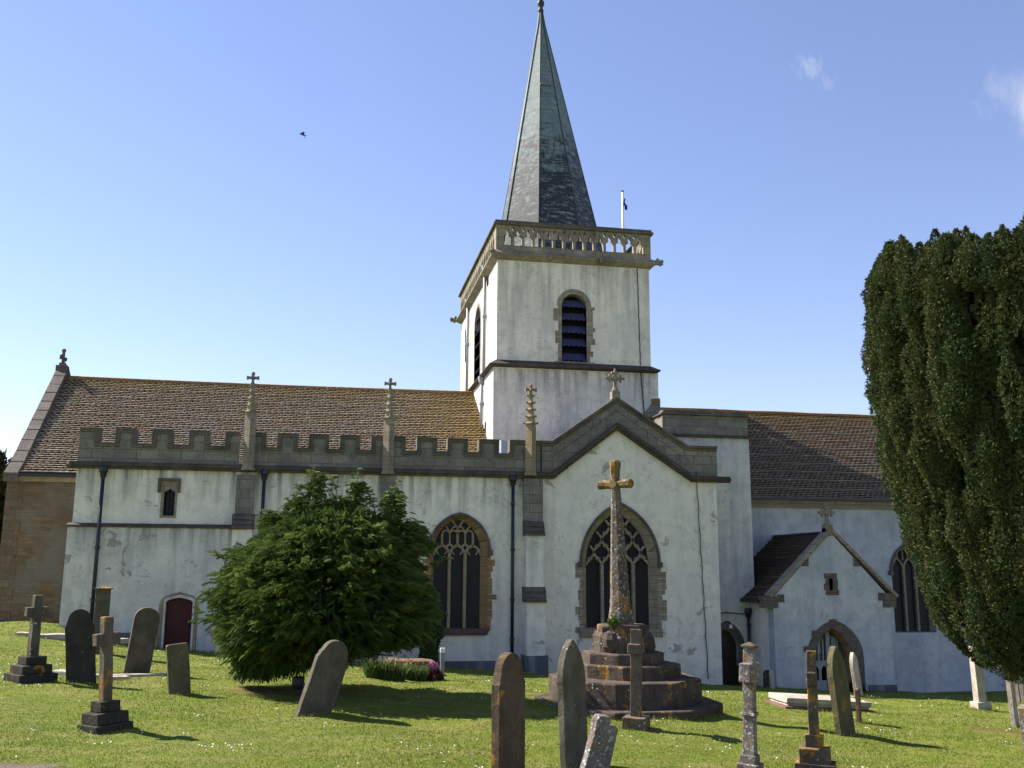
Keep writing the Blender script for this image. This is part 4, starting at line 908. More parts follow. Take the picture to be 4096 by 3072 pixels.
for i in range(5):
    zl = AZ(2295,(1229,1281,1333,1385,1443)[i],YT); m = MB(); n = 5; wd = (bw1-bw0)/n; pts = []
    hh = .47; x0, x1 = bw0+.01, bw1-.01
    for j in range(n):
        for q in range(6):
            a = q/6; xx = bw0+wd*(j+a); pts.append((min(max(xx,x0),x1), zl+.11-.11*math.sqrt(max(0, 1-(2*a-1)**2))))
    pts.append((x1, zl+.11))
    topz = zl+hh-.06
    def clipx(z): 
        return 0 if z < bws else (bw1-bw0)/2-math.sqrt(max(.01, ((bw1-bw0)/2)**2-(z-bws)**2))
    if i == 0: pts += [(x1-.0, zl+.25),(bw1-clipx(zl+.45), zl+.45),((bw0+bw1)/2+.2, min(topz, bws+.46)),((bw0+bw1)/2-.2, min(topz, bws+.46)),(bw0+clipx(zl+.45), zl+.45),(x0, zl+.25)]
    else: pts += [(x1, topz),(x0, topz)]
    m.prism(pts, 0, .035, mp=lambda u,v,d: (u, TY0+.02+(v-zl)*.75+d, v))
    m.build('louvre', 'slate_louvre', w)
# pierced balustrade
zb0 = AZ(1995,978,YT)-.02; zb1_ = AZ(2090,915,YT)-.05
def balustrade(a, b, n, fixed, mp, t=.2):
    L = b-a; ed = .30; pitch = (L-2*ed)/n; holes = []; H = zb1_-zb0
    for i in range(n):
        x0 = a+ed+i*pitch+.06; w_ = pitch-.12
        q = lambda u, v: (x0+w_*u, zb0+H*v)
        holes.append([q(0,0),q(1,0),q(1,.48),q(.93,.58),q(.78,.60),q(.66,.59),q(.72,.70),q(.70,.80),q(.58,.89),q(.5,.97),q(.42,.89),q(.30,.80),q(.28,.70),q(.34,.59),q(.22,.60),q(.07,.58),q(0,.48)])
        if i < n: 
            c = (x0+w_+.06, zb0+H*.97) if i < n-1 else None
            if c: holes.append([(c[0]+.085*math.cos(k*math.pi/4)*(1 if k % 2 == 0 else .62), c[1]+.12*math.sin(k*math.pi/4)*(1 if k % 2 == 0 else .62)) for k in range(8)])
    m = MB(); m.prism([(a,zct-.02),(b,zct-.02),(b,ztop-.2),(a,ztop-.2)], fixed, fixed+t, holes, mp=mp)
    return m
bal = balustrade(TX0-.08, TX1+.08, 14, TY0-.08, XZ).build('balustrade', 'tower_stone', CH)
b2 = balustrade(TY0+.12, TY1+.08, 22, TX0-.08, YZ); b2.build('balustrade', 'tower_stone', CH)
b3 = balustrade(TY0+.12, TY1+.08, 22, TX1-.12, YZ); b3.build('balustrade', 'tower_stone', CH)
b4 = balustrade(TX0+.12, TX1-.12, 14, TY1-.12, XZ); b4.build('balustrade', 'tower_stone', CH)
cp = MB(); 
for (x0_,x1_,y0_,y1_) in ((TX0-.2,TX1+.2,TY0-.2,TY0+.22),(TX0-.2,TX0+.22,TY0+.22,TY1-.22),(TX1-.22,TX1+.2,TY0+.22,TY1-.22),(TX0-.2,TX1+.2,TY1-.22,TY1+.2)):
    cp.box(x0_, x1_, y0_, y1_, ztop-.22, ztop-.12); cp.box(x0_+.07, x1_-.07, y0_+(.07 if y0_ < TY0+1 and y1_ < TY0+1 else 0), y1_-.05, ztop-.12, ztop)
cp.build('coping', 'coping', bal, rough=.006, cuts=1)
for (x, y, dx, dy) in ((TX1+.25,TY0-.2,.36,-.05),(TX0-.22,TY0-.22,-.12,-.2),(TX0-.2,TY1+.1,-.42,.1)):
    g = MB(); g.tube([(x-dx*.4,y-dy*.4,zcb+.16),(x+dx*.3,y+dy*.3,zcb+.18),(x+dx*.75,y+dy*.75,zcb+.15),(x+dx,y+dy,zcb+.10)], [.14,.13,.10,.05], 8)
    g.blob((x+dx*.8,y+dy*.8,zcb+.22), .12, 7, 1, .15); g.blob((x+dx*.35,y+dy*.35,zcb+.3), .1, 6, 1, .2); g.blob((x+dx*.5,y+dy*.5-.08,zcb+.05), .08, 6, 1, .2)
    g.build('gargoyle', 'tower_stone', CH, rough=.02)
for px, py in ((2193,1042),(2397,1056)):
    x = AX(px, py, YT); g = MB(); g.tube([(x,TY0,zcb+.08),(x,TY0-.42,zcb+.04)], [.11,.09], 8); g.blob((x,TY0-.40,zcb+.14), .09, 6, .8, .2); g.build('water_spout', 'tower_stone', CH)
# pipes on the tower side, lightning cable on the front, old roof weathering
def side_pipe(p0, p1, X, r=.075, mt='lead_dark'):
    a = at(*p0, X=X-.1); b = at(*p1, X=X-.1); y = (a[1]+b[1])/2
    q = MB().tube([(X-.1,y,a[2]),(X-.1,y,b[2])], r, 8).build('downpipe', 'lead', CH, smooth=True); MB().lathe([(.08,-.1),(.16,.05),(.18,.3)], (X-.1,y,a[2]-.1), 8).build('hopper', 'lead', q)
    MB().lathe([(r*1.1,-.08),(r*1.5,-.06),(r*1.5,.06),(r*1.1,.08)], (X-.1,y,(a[2]*.55+b[2]*.45)), 8).build('collar', 'lead', q)
side_pipe((1932,1092),(1942,1488),TX0); side_pipe((1866,1222),(1872,1575),TX0); side_pipe((1925,1525),(1926,1728),LX0)
mb = MB(); pts = []
for k in range(26):
    f = k/25; px = 2548+14*f; py = 1050+410*f; a = at(px, py, Y=TY0-.025); pts.append((a[0]+.012*math.sin(k*2.3), TY0-.025, a[2]))
mb.tube(pts, .022, 5); pts = [(AX(2563,1485,TY0-.1), TY0-.105, AZ(2563,1485,TY0-.1)), (AX(2572,1600,TY0-.1), TY0-.105, AZ(2572,1600,TY0-.1)), (AX(2577,1660,TY0-.1), TY0-.105, AZ(2577,1660,TY0-.1))]
mb.tube(pts, .03, 5); mb.build('lightning_conductor', 'iron', CH)
Q = TY0-.08
MB().prism([A(2606,1615,Q),A(2640,1612,Q),A(2642,1700,Q),A(2560,1700,Q),A(2576,1652,Q)], Q-.03, Q+.02).build('roof_scar', 'ashlar', CH, rough=.006)
MB().prism([A(2605,1596,Q),A(2639,1594,Q),A(2640,1614,Q),A(2606,1614,Q)], Q-.05, Q+.02).build('corner_stone', 'orange_stone', CH)
MB().prism([A(2073,1694,Q),A(2087,1694,Q),A(2090,1752,Q),A(2076,1752,Q)], Q-.025, Q+.02).build('wall_plate', 'white_tower', CH)
mb = MB(); a, b = A(2600,1690,YB+1.5), A(2652,1643,YB+1.5)
mb.strip([a, b], .22, YB+1.3, YB+1.8); mb.prism([a, b, (b[0], a[1]-1.2), (a[0], a[1]-1.2)], YB+1.35, YB+1.75); mb.build('raked_parapet', 'ashlar', CH)
# spire
SX, SY = 10.62, 48.2; zroof = zct-.1
tip = at(2163, 34, Y=48.2); hz = tip[2]-zroof
xa_, xb_ = at(2007,880,Y=48.2), at(2366,905,Y=48.2); rr = (xb_[0]-xa_[0])/2/.985/math.cos(R(10))*1.0; zr0 = (xa_[2]+xb_[2])/2; SX = (xa_[0]+xb_[0])/2+.02
Rb = rr*(tip[2]-zroof)/(tip[2]-zr0)
def spx(z): f = (z-zr0)/(tip[2]-zr0); return SX+(tip[0]-SX)*f
sp_ = MB(); lev = [zroof+hz*i/16 for i in range(17)]
for i, z in enumerate(lev):
    r = max(.07, Rb*(1-(z-zroof)/hz))
    for k in range(8): a = math.pi/8+k*math.pi/4; sp_.v.append((spx(z)+r*math.cos(a), SY+r*math.sin(a), z))
for i in range(16):
    for k in range(8): sp_.f.append((i*8+k, i*8+(k+1)%8, (i+1)*8+(k+1)%8, (i+1)*8+k))
spire = sp_.build('spire', 'copper', CH)
rl = MB()
for k in range(8):
    a = math.pi/8+k*math.pi/4; pts = []
    for z in lev: r = max(.07, Rb*(1-(z-zroof)/hz)); pts.append((spx(z)+r*math.cos(a), SY+r*math.sin(a), z))
    rl.tube(pts, .035, 5)
rl.build('hip_roll', 'lead_dark', spire)
fi = MB(); fi.lathe([(.10,-.25),(.16,-.2),(.16,-.1),(.10,-.02),(.13,.1),(.20,.22),(.20,.36),(.11,.5),(.14,.62),(.20,.72),(.12,.9),(.07,1.3),(.05,1.7)], (tip[0],SY,tip[2]), 12); fi.build('finial', 'lead_dark', spire, smooth=True)
# hatch
z0, z1 = AZ(2190,362,46.8), AZ(2190,326,46.8)
def face_front(z): r = Rb*(1-(z-zroof)/hz); return SY-r*math.cos(math.pi/8)
x0, x1 = AX(2168,345,47), AX(2201,345,47)
h = MB(); h.add([(x0,face_front(z0)-.05,z0),(x1,face_front(z0)-.05,z0),(x1,face_front(z1)-.03,z1),(x0,face_front(z1)-.03,z1),(x0,face_front(z0)+.2,z0),(x1,face_front(z0)+.2,z0),(x1,face_front(z1)+.2,z1),(x0,face_front(z1)+.2,z1)], [(0,1,2,3),(0,4,5,1),(1,5,6,2),(2,6,7,3),(3,7,4,0)])
h.box(x0-.06, x1+.08, face_front(z1)-.14, face_front(z1)+.1, z1, z1+.06); h.build('hatch', 'copper', spire)
# flagpole ---------------------------------------------------------------
fy = 49.5; a, b = at(2486,766,Y=fy), at(2493,925,Y=fy); fx = float((a[0]+b[0])/2)+.02
FP = empty('flagpole', (fx, fy, zct-.1), 'thin white flagpole standing on the tower roof right of the spire', 'flagpole')
MB().tube([(fx+.04,fy,zct-.1),(fx,fy,float(a[2]))], [.075,.06], 10).build('pole', 'polewhite', FP, smooth=True)
MB().lathe([(.03,0),(.09,.02),(.09,.06),(.03,.08)], (fx,fy,float(a[2])-.02), 10).build('pole_cap', 'iron', FP)
fz = float(at(2488,800,Y=fy)[2]); fl_ = MB(); N = 6
for i in range(N):
    for j in range(4):
        u, v = i/(N-1), j/3; fl_.v.append((fx+.05+.22*v*(.4+.6*u)+.05*math.sin(i*1.7+j), fy-.05+.07*math.sin(j*2.2+i), fz+.12-.62*u-.12*v))
for i in range(N-1):
    for j in range(3): fl_.f.append((i*4+j, i*4+j+1, (i+1)*4+j+1, (i+1)*4+j))
fo = fl_.build('flag', 'flag', FP, smooth=True); md_ = fo.modifiers.new('thick', 'SOLIDIFY'); md_.thickness = .01
# ================================================================= CHURCHYARD
def gpos(px, py): p, s = G(px, py); return p, s
BARE = []
def bare(px, py, rx, ry, k, c): p, s = G(px, py); BARE.append((p.x, p.y, rx, ry, k, c))
bare(1180, 2772, 1.5, .55, .85, (.20,.115,.06)); bare(1500, 2772, 2.0, .45, .5, (.26,.21,.10)); bare(30, 3070, .75, .24, .9, (.19,.13,.085)); bare(-60, 3076, 1.0, .2, .9, (.19,.17,.15))
bare(4060, 2925, 1.1, .5, .7, (.16,.085,.05)); bare(3900, 2880, 2.0, .5, .45, (.23,.20,.085)); bare(1200, 2960, 1.5, .3, .3, (.28,.24,.10)); bare(2130, 2765, .5, .5, .6, (.10,.105,.02)); bare(700, 2995, 2.0, .2, .25, (.28,.24,.10))
M['ground'] = ground_mat(); M['blade'] = blade_mat()
def axis(lo, hi, d0, d1, st, far):
    a = list(np.arange(d0, d1+1e-6, st)); k = st; v = d0
    left = []
    while v > lo: k *= 1.35; v -= k; left.append(max(v, lo))
    k = st; v = d1; right = []
    while v < hi: k *= 1.35; v += k; right.append(min(v, hi))
    return np.array(sorted(set(left))+a+right)
ax_, ay_ = axis(-900, 900, -15, 27, .18, 0), axis(-300, 1400, 8, 38, .18, 0)
gxx, gyy = np.meshgrid(ax_, ay_); gzz = gh(gxx, gyy)
V = np.stack([gxx, gyy, gzz], -1).reshape(-1, 3); nx, ny = len(ax_), len(ay_)
ii = (np.arange(ny-1)[:,None]*nx+np.arange(nx-1)[None,:]).ravel(); F = np.stack([ii, ii+1, ii+nx+1, ii+nx], 1)
tag(npmesh('lawn', V, F, 'ground', smooth=True), kind='structure')
# grass blades -----------------------------------------------------------------
def scatter(N, y0=10.3, y1=37.5, pw=1.6):
    u = rng.random(N); y = (y0**(1-pw)+u*(y1**(1-pw)-y0**(1-pw)))**(1/(1-pw))
    az0, az1 = math.tan(R(10.5-28.6)), math.tan(R(10.5+28.6)); x = y*(az0+(az1-az0)*rng.random(N))
    return x, y
def keep_out(x, y):
    k = np.ones(len(x), bool)
    k &= ~((y > YVL-.02) & (x > xL-.12) & (x < xR)); k &= ~((y > YP) & (x > pxl) & (x < pxr)); k &= ~((y > YB) & (x > xR-.1)); k &= ~((y > YC) & (x < xL+1))
    return k
N = 230000; x, y = scatter(N); k = keep_out(x, y); x, y = x[k], y[k]
for b in BARE[:1]+BARE[2:5]:
    d = ((x-b[0])/b[2])**2+((y-b[1])/b[3])**2; k = (d > .8) | (rng.random(len(x)) < .12); x, y = x[k], y[k]
N = len(x); z = gh(x, y)-.004; dist = y/11.
h = (.020+.022*rng.random(N))*(.85+.25*np.sin(x*.9)*np.cos(y*.8)); wd = (.0028+.003*rng.random(N))*dist*1.5; an = rng.random(N)*2*np.pi; le = rng.normal(0, .55, (N,2))*h[:,None]
c, s = np.cos(an)*wd, np.sin(an)*wd
V = np.stack([np.stack([x-c,y-s,z],1), np.stack([x+c,y+s,z],1), np.stack([x+le[:,0],y+le[:,1],z+h],1)], 1).reshape(-1,3)
tag(npmesh('grass', V, np.arange(3*N).reshape(-1,3), 'blade', rnd=rng.random(N)), 'short mown green grass with straw patches over the churchyard', 'grass', kind='stuff')
# daisies --------------------------------------------------------------------
cx, cy = scatter(240, 10.5, 33, 1.4); N = 0; X_ = []; Y_ = []
for a, b in zip(cx, cy):
    n = int(rng.integers(1, 8)); X_ += list(a+rng.normal(0, .22, n)); Y_ += list(b+rng.normal(0, .16, n))
x, y = np.array(X_), np.array(Y_); k = keep_out(x, y); x, y = x[k], y[k]; N = len(x); z = gh(x, y)+.03+.015*rng.random(N)
V = []; F = []
for i in range(N):
    r = .006+.004*random.random()+.00028*y[i]; t1, t2 = random.uniform(-.5,.5), random.uniform(-.6,.1); q = len(V)
    for k_ in range(6): a = k_*math.pi/3; dx, dy = r*math.cos(a), r*math.sin(a); V.append((x[i]+dx, y[i]+dy, z[i]+dx*t1-dy*t2))
    F += [(q,q+1,q+2,q+3),(q,q+3,q+4,q+5)]
M['daisy'] = simple('daisy_white', (.62,.60,.60), .7, .2, .1)
tag(npmesh('daisies', np.array(V), np.array(F), 'daisy'), 'tiny white daisies dotted over the mown grass', 'flowers', kind='stuff')
# ---- stones ------------------------------------------------------------------
def prof(kind, w, h):
    if kind == 'round':
        r = w/2; return [(-r,-.3),(r,-.3)]+[(r*math.cos(a), h-r*.85+r*.85*math.sin(a)) for a in [math.pi*i/12 for i in range(13)]]
    if kind == 'shoulder':
        r = w*.40; hs = h-r*1.55; return [(-w/2,-.3),(w/2,-.3),(w/2,hs),(w*.47,hs+.015),(w*.43,hs+.10),(r,hs+.15)]+[(r*math.cos(a), h-r+r*math.sin(a)) for a in [math.pi*i/12 for i in range(13)]]+[(-r,hs+.15),(-w*.43,hs+.10),(-w*.47,hs+.015),(-w/2,hs)]
    if kind == 'shoulder2':
        r = w*.42; hs = h*.74; return [(-w/2,-.3),(w/2,-.3),(w/2,hs),(w*.46,hs+.03),(w*.44,hs+.1),(w*.40,hs+.12)]+[(r*.93*math.cos(a), h-r*.95+r*.95*math.sin(a)) for a in [math.pi*i/12 for i in range(1,12)]]+[(-w*.40,hs+.12),(-w*.44,hs+.1),(-w*.46,hs+.03),(-w/2,hs)]
    if kind == 'gothic': return arch(-w/2, w/2, h-w*.95, h, -.3, 7)
    if kind == 'broken': return [(-w/2,-.3),(w/2,-.3),(w*.52,h*.86),(w*.38,h*.90),(w*.20,h*.87),(w*.12,h*1.0),(-w*.28,h*.99),(-w*.34,h*.93),(-w*.36,h*.7)]
    return [(-w/2,-.3),(w/2,-.3),(w/2,h-.02),(w/2-.03,h),(-w/2+.03,h),(-w/2,h-.02)]
def orient(rz=0, lean=0, tilt=0):
    m = Matrix.Rotation(R(lean), 3, 'Y') @ Matrix.Rotation(R(tilt), 3, 'X') @ Matrix.Rotation(R(rz), 3, 'Z'); return m.to_euler()
def local(root_rot):      # helper: meshes built in local space under a rotated Empty
    return root_rot
def lbuild(mb, name, mat, root, **k):
    loc = Vector(root.location); rot = root.rotation_euler.copy(); root.location = (0,0,0); o = mb.build(name, mat, root, **k); root.location = loc; root.rotation_euler = rot; return o
def headstone(name, px, py, hpx, kind, w, t, mat, label, rz=0, lean=0, tilt=0, cat='gravestone', group=None, h=None, rough=.008, trim=None):
    p, s = G(px, py); hh = h or hpx*s; rt = orient(rz, lean, tilt)
    m = MB(); m.prism(prof(kind, w, hh), -t/2, t/2)
    fsx = 9+random.random()*4
    for i, v in enumerate(m.v): pass
    o = m.build(name, mat, None, bevel=.012, rough=rough, cuts=2, fs=fsx); o.location = p; o.rotation_euler = rt
    return tag(o, label, cat, group or 'gravestones in the churchyard'), p, s
def grave_cross(name, px, py, s_total, steps, sh, head, mat, label, rz=0, lean=0, cap=None, mats=None, taper=.9, arm_z=None, group=None):
    """steps: [(half width, height)] from the ground up; sh: (half width, height); head: (arm half length, arm half height, half depth, z of arm centre)"""
    p, s = G(px, py); root = empty(name, p, label, 'cross', group or 'small cross monuments in the churchyard'); ms = mats or (mat, mat)
    z = -.12
    for i, (hw, hgt) in enumerate(steps):
        m = MB(); m.box(-hw, hw, -hw, hw, z, z+hgt+(.12 if i == 0 else 0)); z += hgt+(.12 if i == 0 else 0)
        lbuild(m, 'step', ms[0], root, bevel=.014, rough=.012, cuts=2)
    m = MB(); hw, hgt = sh; t = hw*taper
    m.add([(-hw,-hw,z-.02),(hw,-hw,z-.02),(hw,hw,z-.02),(-hw,hw,z-.02),(-t,-t,z+hgt),(t,-t,z+hgt),(t,t,z+hgt),(-t,t,z+hgt)], [(0,1,2,3),(4,5,6,7),(0,1,5,4),(1,2,6,5),(2,3,7,6),(3,0,4,7)])
    lbuild(m, 'shaft', ms[1], root, bevel=.012, rough=.008, cuts=3)
    if head:
        al, ah, ad, az = head; m = MB(); m.box(-al, -t*.98, -ad, ad, z+az-ah, z+az+ah); m.box(t*.98, al, -ad, ad, z+az-ah, z+az+ah); m.box(-t*1.04, t*1.04, -ad*1.0, ad*1.0, z+az-ah*1.02, z+az+ah*1.02)
        lbuild(m, 'arms', ms[1], root, bevel=.014, rough=.008, cuts=2)
    if cap:
        m = MB(); m.box(-t*cap, t*cap, -t*cap, t*cap, z+hgt, z+hgt+.035); m.add([(-t*cap,-t*cap,z+hgt+.035),(t*cap,-t*cap,z+hgt+.035),(t*cap,t*cap,z+hgt+.035),(-t*cap,t*cap,z+hgt+.035),(0,0,z+hgt+.09)], [(0,1,4),(1,2,4),(2,3,4),(3,0,4)])
        lbuild(m, 'cap', 'g_orange', root, bevel=.006, rough=.005)
    root.rotation_euler = orient(rz, lean); return root, p, s
# far left cross on three steps
p, s = G(122, 2735); u = s
grave_cross('cross_monument', 122, 2722, s, [(78*u,30*u),(60*u,34*u),(42*u,32*u)], (18*u,245*u), (44*u,19*u,15*u,178*u), 'g_grey', 'small grey stone cross on three steps, farthest left before the brown chancel wall', rz=38, lean=-.3, mats=('g_dark','g_grey'))
headstone('gravestone', 325, 2732, 290, 'shoulder', .57, .12, 'g_dark', 'dark shouldered headstone leaning left, between the two stepped crosses on the left', rz=14, lean=-6.8, tilt=-3)
p, s = G(408, 2612)
root, p, s = grave_cross('stone_pillar', 394, 2612, s, [(.26,.12)], (.185,1.60), None, 'g_grey', 'tall grey square pillar with orange lichened cap rising behind the nearer left cross', rz=6, cap=1.28, taper=.97); root['category'] = 'pillar'
u = G(435, 2925)[1]
grave_cross('cross_monument', 421, 2915, u, [(80*u,24*u),(66*u,44*u),(43*u,42*u)], (20*u,332*u), (52*u,25*u,19*u,242*u), 'g_or2', 'tall brown cross on three square steps in the left foreground', rz=40, mats=('g_dark','g_or2'), taper=1.0, lean=-3.6)
headstone('gravestone', 545, 2697, 262, 'round', .56, .13, 'g_grey', 'round topped grey headstone leaning right beside the red door', rz=16, lean=6.5)
mb = MB(); p, s = G(560, 2704); mb.box(p.x-.7, p.x+.62, p.y-.22, p.y-.02, p.z-.1, p.z+.06); tag(mb.build('kerb_slab', 'g_pale', None, bevel=.015, rough=.012, cuts=2), 'flat broken kerb stone at the foot of the round topped headstone', 'kerb stone')
headstone('gravestone', 718, 2776, 196, 'rect', .42, .10, 'g_green', 'short narrow dark headstone with flat top in front of the red door', rz=20, lean=-6.5, rough=.006)
headstone('gravestone', 1252, 2858, 300, 'shoulder2', .64, .13, 'g_grey', 'grey headstone leaning strongly right beneath the bushy cypress', rz=26, lean=17.5, tilt=-3)
headstone('gravestone', 2035, 3140, 585, 'shoulder', .62, .12, 'g_brown', 'tall brown shouldered headstone with orange lichen on its top, nearest the centre', rz=46, lean=-.5, h=1.66)
headstone('gravestone', 2300, 3070, 500, 'gothic', .62, .11, 'g_grey', 'tall pointed grey headstone with crumbled tip, seen nearly edge on', rz=44, lean=-2.2, rough=.010)
headstone('gravestone', 2362, 3128, 260, 'broken', .42, .13, 'g_spot', 'small broken headstone streaked with white lichen leaning right in the foreground', rz=22, lean=14, rough=.02)
u = G(2544, 2925)[1]
grave_cross('cross_monument', 2544, 2912, u, [(48*u,46*u)], (21*u,345*u), (52*u,20*u,26*u,268*u), 'g_or2', 'slim lichened cross on a single block in front of the octagonal steps', rz=60, taper=1.0, lean=1.2)
u = G(3000, 3085)[1]
root, p, s = grave_cross('cross_monument', 3000, 3078, u, [(42*u,26*u)], (25*u,450*u), (62*u,38*u,24*u,352*u), 'g_spot', 'tall spotted grey cross shaft with pyramidal orange cap, right of the octagonal steps', rz=48, cap=1.35, taper=.84, lean=2)
m = MB(); m.box(-29*u,29*u,-29*u,29*u,210*u,222*u); lbuild(m, 'band', 'g_spot', root, bevel=.006); m = MB(); m.box(-32*u,32*u,-32*u,32*u,22*u,58*u); lbuild(m, 'foot', 'g_spot', root, bevel=.01)
u = G(3262, 3092)[1]
grave_cross('cross_monument', 3262, 3082, u, [(78*u,34*u),(60*u,58*u),(36*u,48*u)], (21*u,330*u), (52*u,26*u,19*u,222*u), 'g_orange', 'orange lichened cross on three steps in front of the porch gates', rz=60, mats=('g_orange','g_orange'), taper=.93, lean=.6)
headstone('gravestone', 3384, 2937, 345, 'gothic', .62, .13, 'g_green', 'mossy headstone leaning left with rope moulded edge in front of the porch gates', rz=36, lean=-6)
headstone('gravestone', 3436, 2785, 172, 'gothic', .5, .12, 'g_pale', 'pale pointed headstone leaning left at the right jamb of the porch arch', rz=42, lean=-6.5)
headstone('gravestone', 3437, 2889, 130, 'rect', .30, .07, 'g_red', 'short thin reddish marker stone in front of the ledger tomb', rz=52)
headstone('gravestone', 3090, 2756, 74, 'round', .34, .08, 'g_pale', 'tiny pale headstone against the porch left wall', rz=50, lean=-2)
headstone('gravestone', 3072, 2752, 70, 'round', .34, .08, 'g_dark', 'tiny dark headstone just behind the tiny pale one at the porch wall', rz=8)
# ledger tomb on two slabs
p, s = G(3320, 2838); a, b = G(3142, 2836)[0], G(3500, 2852)[0]; L = (Vector(b)-Vector(a)).length
root = empty('ledger_tomb', ((a.x+b.x)/2, (a.y+b.y)/2, (a.z+b.z)/2-.02), 'flat two tier ledger tomb with pale top lying before the porch', 'tomb'); rzt = math.atan2(b.y-a.y, b.x-a.x)
m = MB(); m.box(-L/2, L/2, 0, 1.55, -.15, .07); lbuild(m, 'base_slab', 'g_red', root, bevel=.015, rough=.012, cuts=2)
m = MB(); m.box(-L/2+.10, L/2-.09, .12, 1.42, .07, .14); m.box(-L/2+.06, L/2-.05, .08, 1.46, .14, .27); lbuild(m, 'top_slab', 'g_pale', root, bevel=.02, rough=.014, cuts=3)
root.rotation_euler = (R(-1), R(3.2), rzt)
# right hand pillar and stones by the yew
u = G(3922, 2845)[1]
root, p, s = grave_cross('stone_pillar', 3924, 2836, u, [(30*u,30*u)], (19*u,232*u), None, 'g_pale', 'pale pillar on a square block under the yew branches', rz=-2, lean=-2, taper=.92); root['category'] = 'pillar'
headstone('gravestone', 4062, 2905, 262, 'rect', .40, .11, 'g_pale', 'thin pale slab leaning left at the right edge under the yew', rz=42, lean=-2.5)
headstone('gravestone', 4078, 2812, 120, 'rect', .36, .10, 'g_pale', 'small pale slab just behind the thin leaning slab at right', rz=46, lean=-5)
headstone('gravestone', 4098, 2812, 150, 'rect', .36, .10, 'g_pale', 'pale slab at the far right edge farthest under the yew', rz=46, lean=-5)
headstone('gravestone', 4150, 3120, 330, 'rect', .42, .16, 'g_spot', 'broad pinkish grey lichened stone cut by the right edge of the view', rz=38, lean=-4, h=1.12)
# kerb stones at the left near the chancel
for (x0, y0, x1, y1, d, lb) in ((58,2541,122,2546,.5,'flat pale slab lying near the chancel wall, leftmost'), (150,2549,262,2562,.6,'pale kerb slab at the corner of the vestry wall'), (205,2694,280,2704,.3,'low kerb stone right of the far left cross'), (372,2712,398,2716,.3,'low kerb stone between dark headstone and brown cross'), (442,2722,520,2716,.3,'low pale kerb stone right of the tall brown cross'),(352,2576,515,2588,.35,'long pale kerb along the vestry wall')):
    a, b = G(x0, y0)[0], G(x1, y1)[0]; ang = math.atan2(b.y-a.y, b.x-a.x); L = (b-a).length
    m = MB(); m.box(0, L, 0, d, -.1, .07); o = m.build('kerb_stone', 'g_pale', None, bevel=.02, rough=.014, cuts=2); o.location = a; o.rotation_euler = (0,0,ang); tag(o, lb, 'kerb stone', 'kerb stones lying in the grass')
# ---- octagonal stepped churchyard cross ------------------------------------
p, s = G(2490, 2879); CXm, CYm = None, p.y+1.85
CYm = p.y+1.80; CXm = at(2500, 2800, Y=CYm)[0]
zg = float(gh(CXm, CYm)); MO = empty('churchyard_cross', (CXm, CYm, zg), 'tall old octagonal shaft with stone cross on five weathered steps before the gable window', 'monument cross')
def mz(py, dy=0): return float(at(2500, py, Y=CYm+dy)[2])
def mr(x0, x1): return float(at(x1, 2600, Y=CYm)[0]-at(x0, 2600, Y=CYm)[0])/2/.985
lv = [((2140,2860),2812,.0),((2207,2782),2708,.0),((2316,2708),2650,0),((2334,2646),2605,0)]
zprev = zg-.6; tops = [mz(2797), mz(2702), mz(2648), mz(2604)]
rot0 = R(22.5)
for i, ((a, b), _, _) in enumerate(lv):
    r = mr(a, b); cx = float(at((a+b)/2, 2600, Y=CYm)[0]); m = MB(); m.lathe([(r,zprev-.05),(r,tops[i]-.03),(r-.03,tops[i])], (cx if i else CXm, CYm, 0), 8, rot0)
    m.build('step', 'g_step', MO, rough=.008, cuts=3, bevel=.01, fs=13); zprev = tops[i]
m = MB(); r = mr(2365, 2612); z1 = mz(2532); z2 = mz(2496); cx = CXm-.02
m.lathe([(r*.93,zprev-.02),(r*.93,z1-.06),(r*.80,z1+.03),(r*.80,z2-.03),(r*.76,z2)], (cx,CYm,0), 8, rot0)
for k in range(4):
    a = R(-135+90*k+(0)); m.blob((cx+r*.80*math.cos(a), CYm+r*.80*math.sin(a), zprev+.20), .20, 8, 1.35, .05)
m.build('socket_stone', 'g_step', MO, rough=.02, cuts=2, bevel=.02)
z0 = z2; z3 = mz(1930); z4 = mz(1846); hb = mr(2446,2524)*1.02; ht = mr(2441,2479)
sxa = float(at(2484,2480,Y=CYm)[0]); sxb = float(at(2461,1930,Y=CYm)[0])
m = MB(); m.v = []; o8 = R(22.5)
prs = [(hb*1.02,z0-.02,1),(hb*.98,z0+.12,1),(hb,z0+.38,0),(hb*.95,z0+.6,0),(ht,z3-.30,0),(ht*.95,z3,0),(ht*.93,z4-.03,0),(ht*.8,z4,0)]
for r, z, sq in prs:
    f = (z-z0)/(z3-z0)
    for k in range(8):
        a = o8+k*math.pi/4; rr_ = r
        if sq: rr_ = r*(1.22 if True else 1)
        m.v.append((sxa+(sxb-sxa)*f+rr_*math.cos(a), CYm+rr_*math.sin(a), z))
for i in range(len(prs)-1):
    for k in range(8): m.f.append((i*8+k, i*8+(k+1)%8, (i+1)*8+(k+1)%8, (i+1)*8+k))
m.f.append(tuple(range(7,-1,-1))); m.f.append(tuple((len(prs)-1)*8+k for k in range(8)))
for k in range(4):
    a = R(-135+90*k+90*0)
    m.add([(sxa+hb*1.32*math.cos(a), CYm+hb*1.32*math.sin(a), z0-.01),(sxa+hb*1.05*math.cos(a+.5), CYm+hb*1.05*math.sin(a+.5), z0-.01),(sxa+hb*1.05*math.cos(a-.5), CYm+hb*1.05*math.sin(a-.5), z0-.01),(sxa+hb*.92*math.cos(a), CYm+hb*.92*math.sin(a), z0+.42)], [(0,1,3),(0,3,2),(1,2,3),(0,2,1)])
m.build('shaft', 'g_mono', MO, rough=.008, cuts=3)
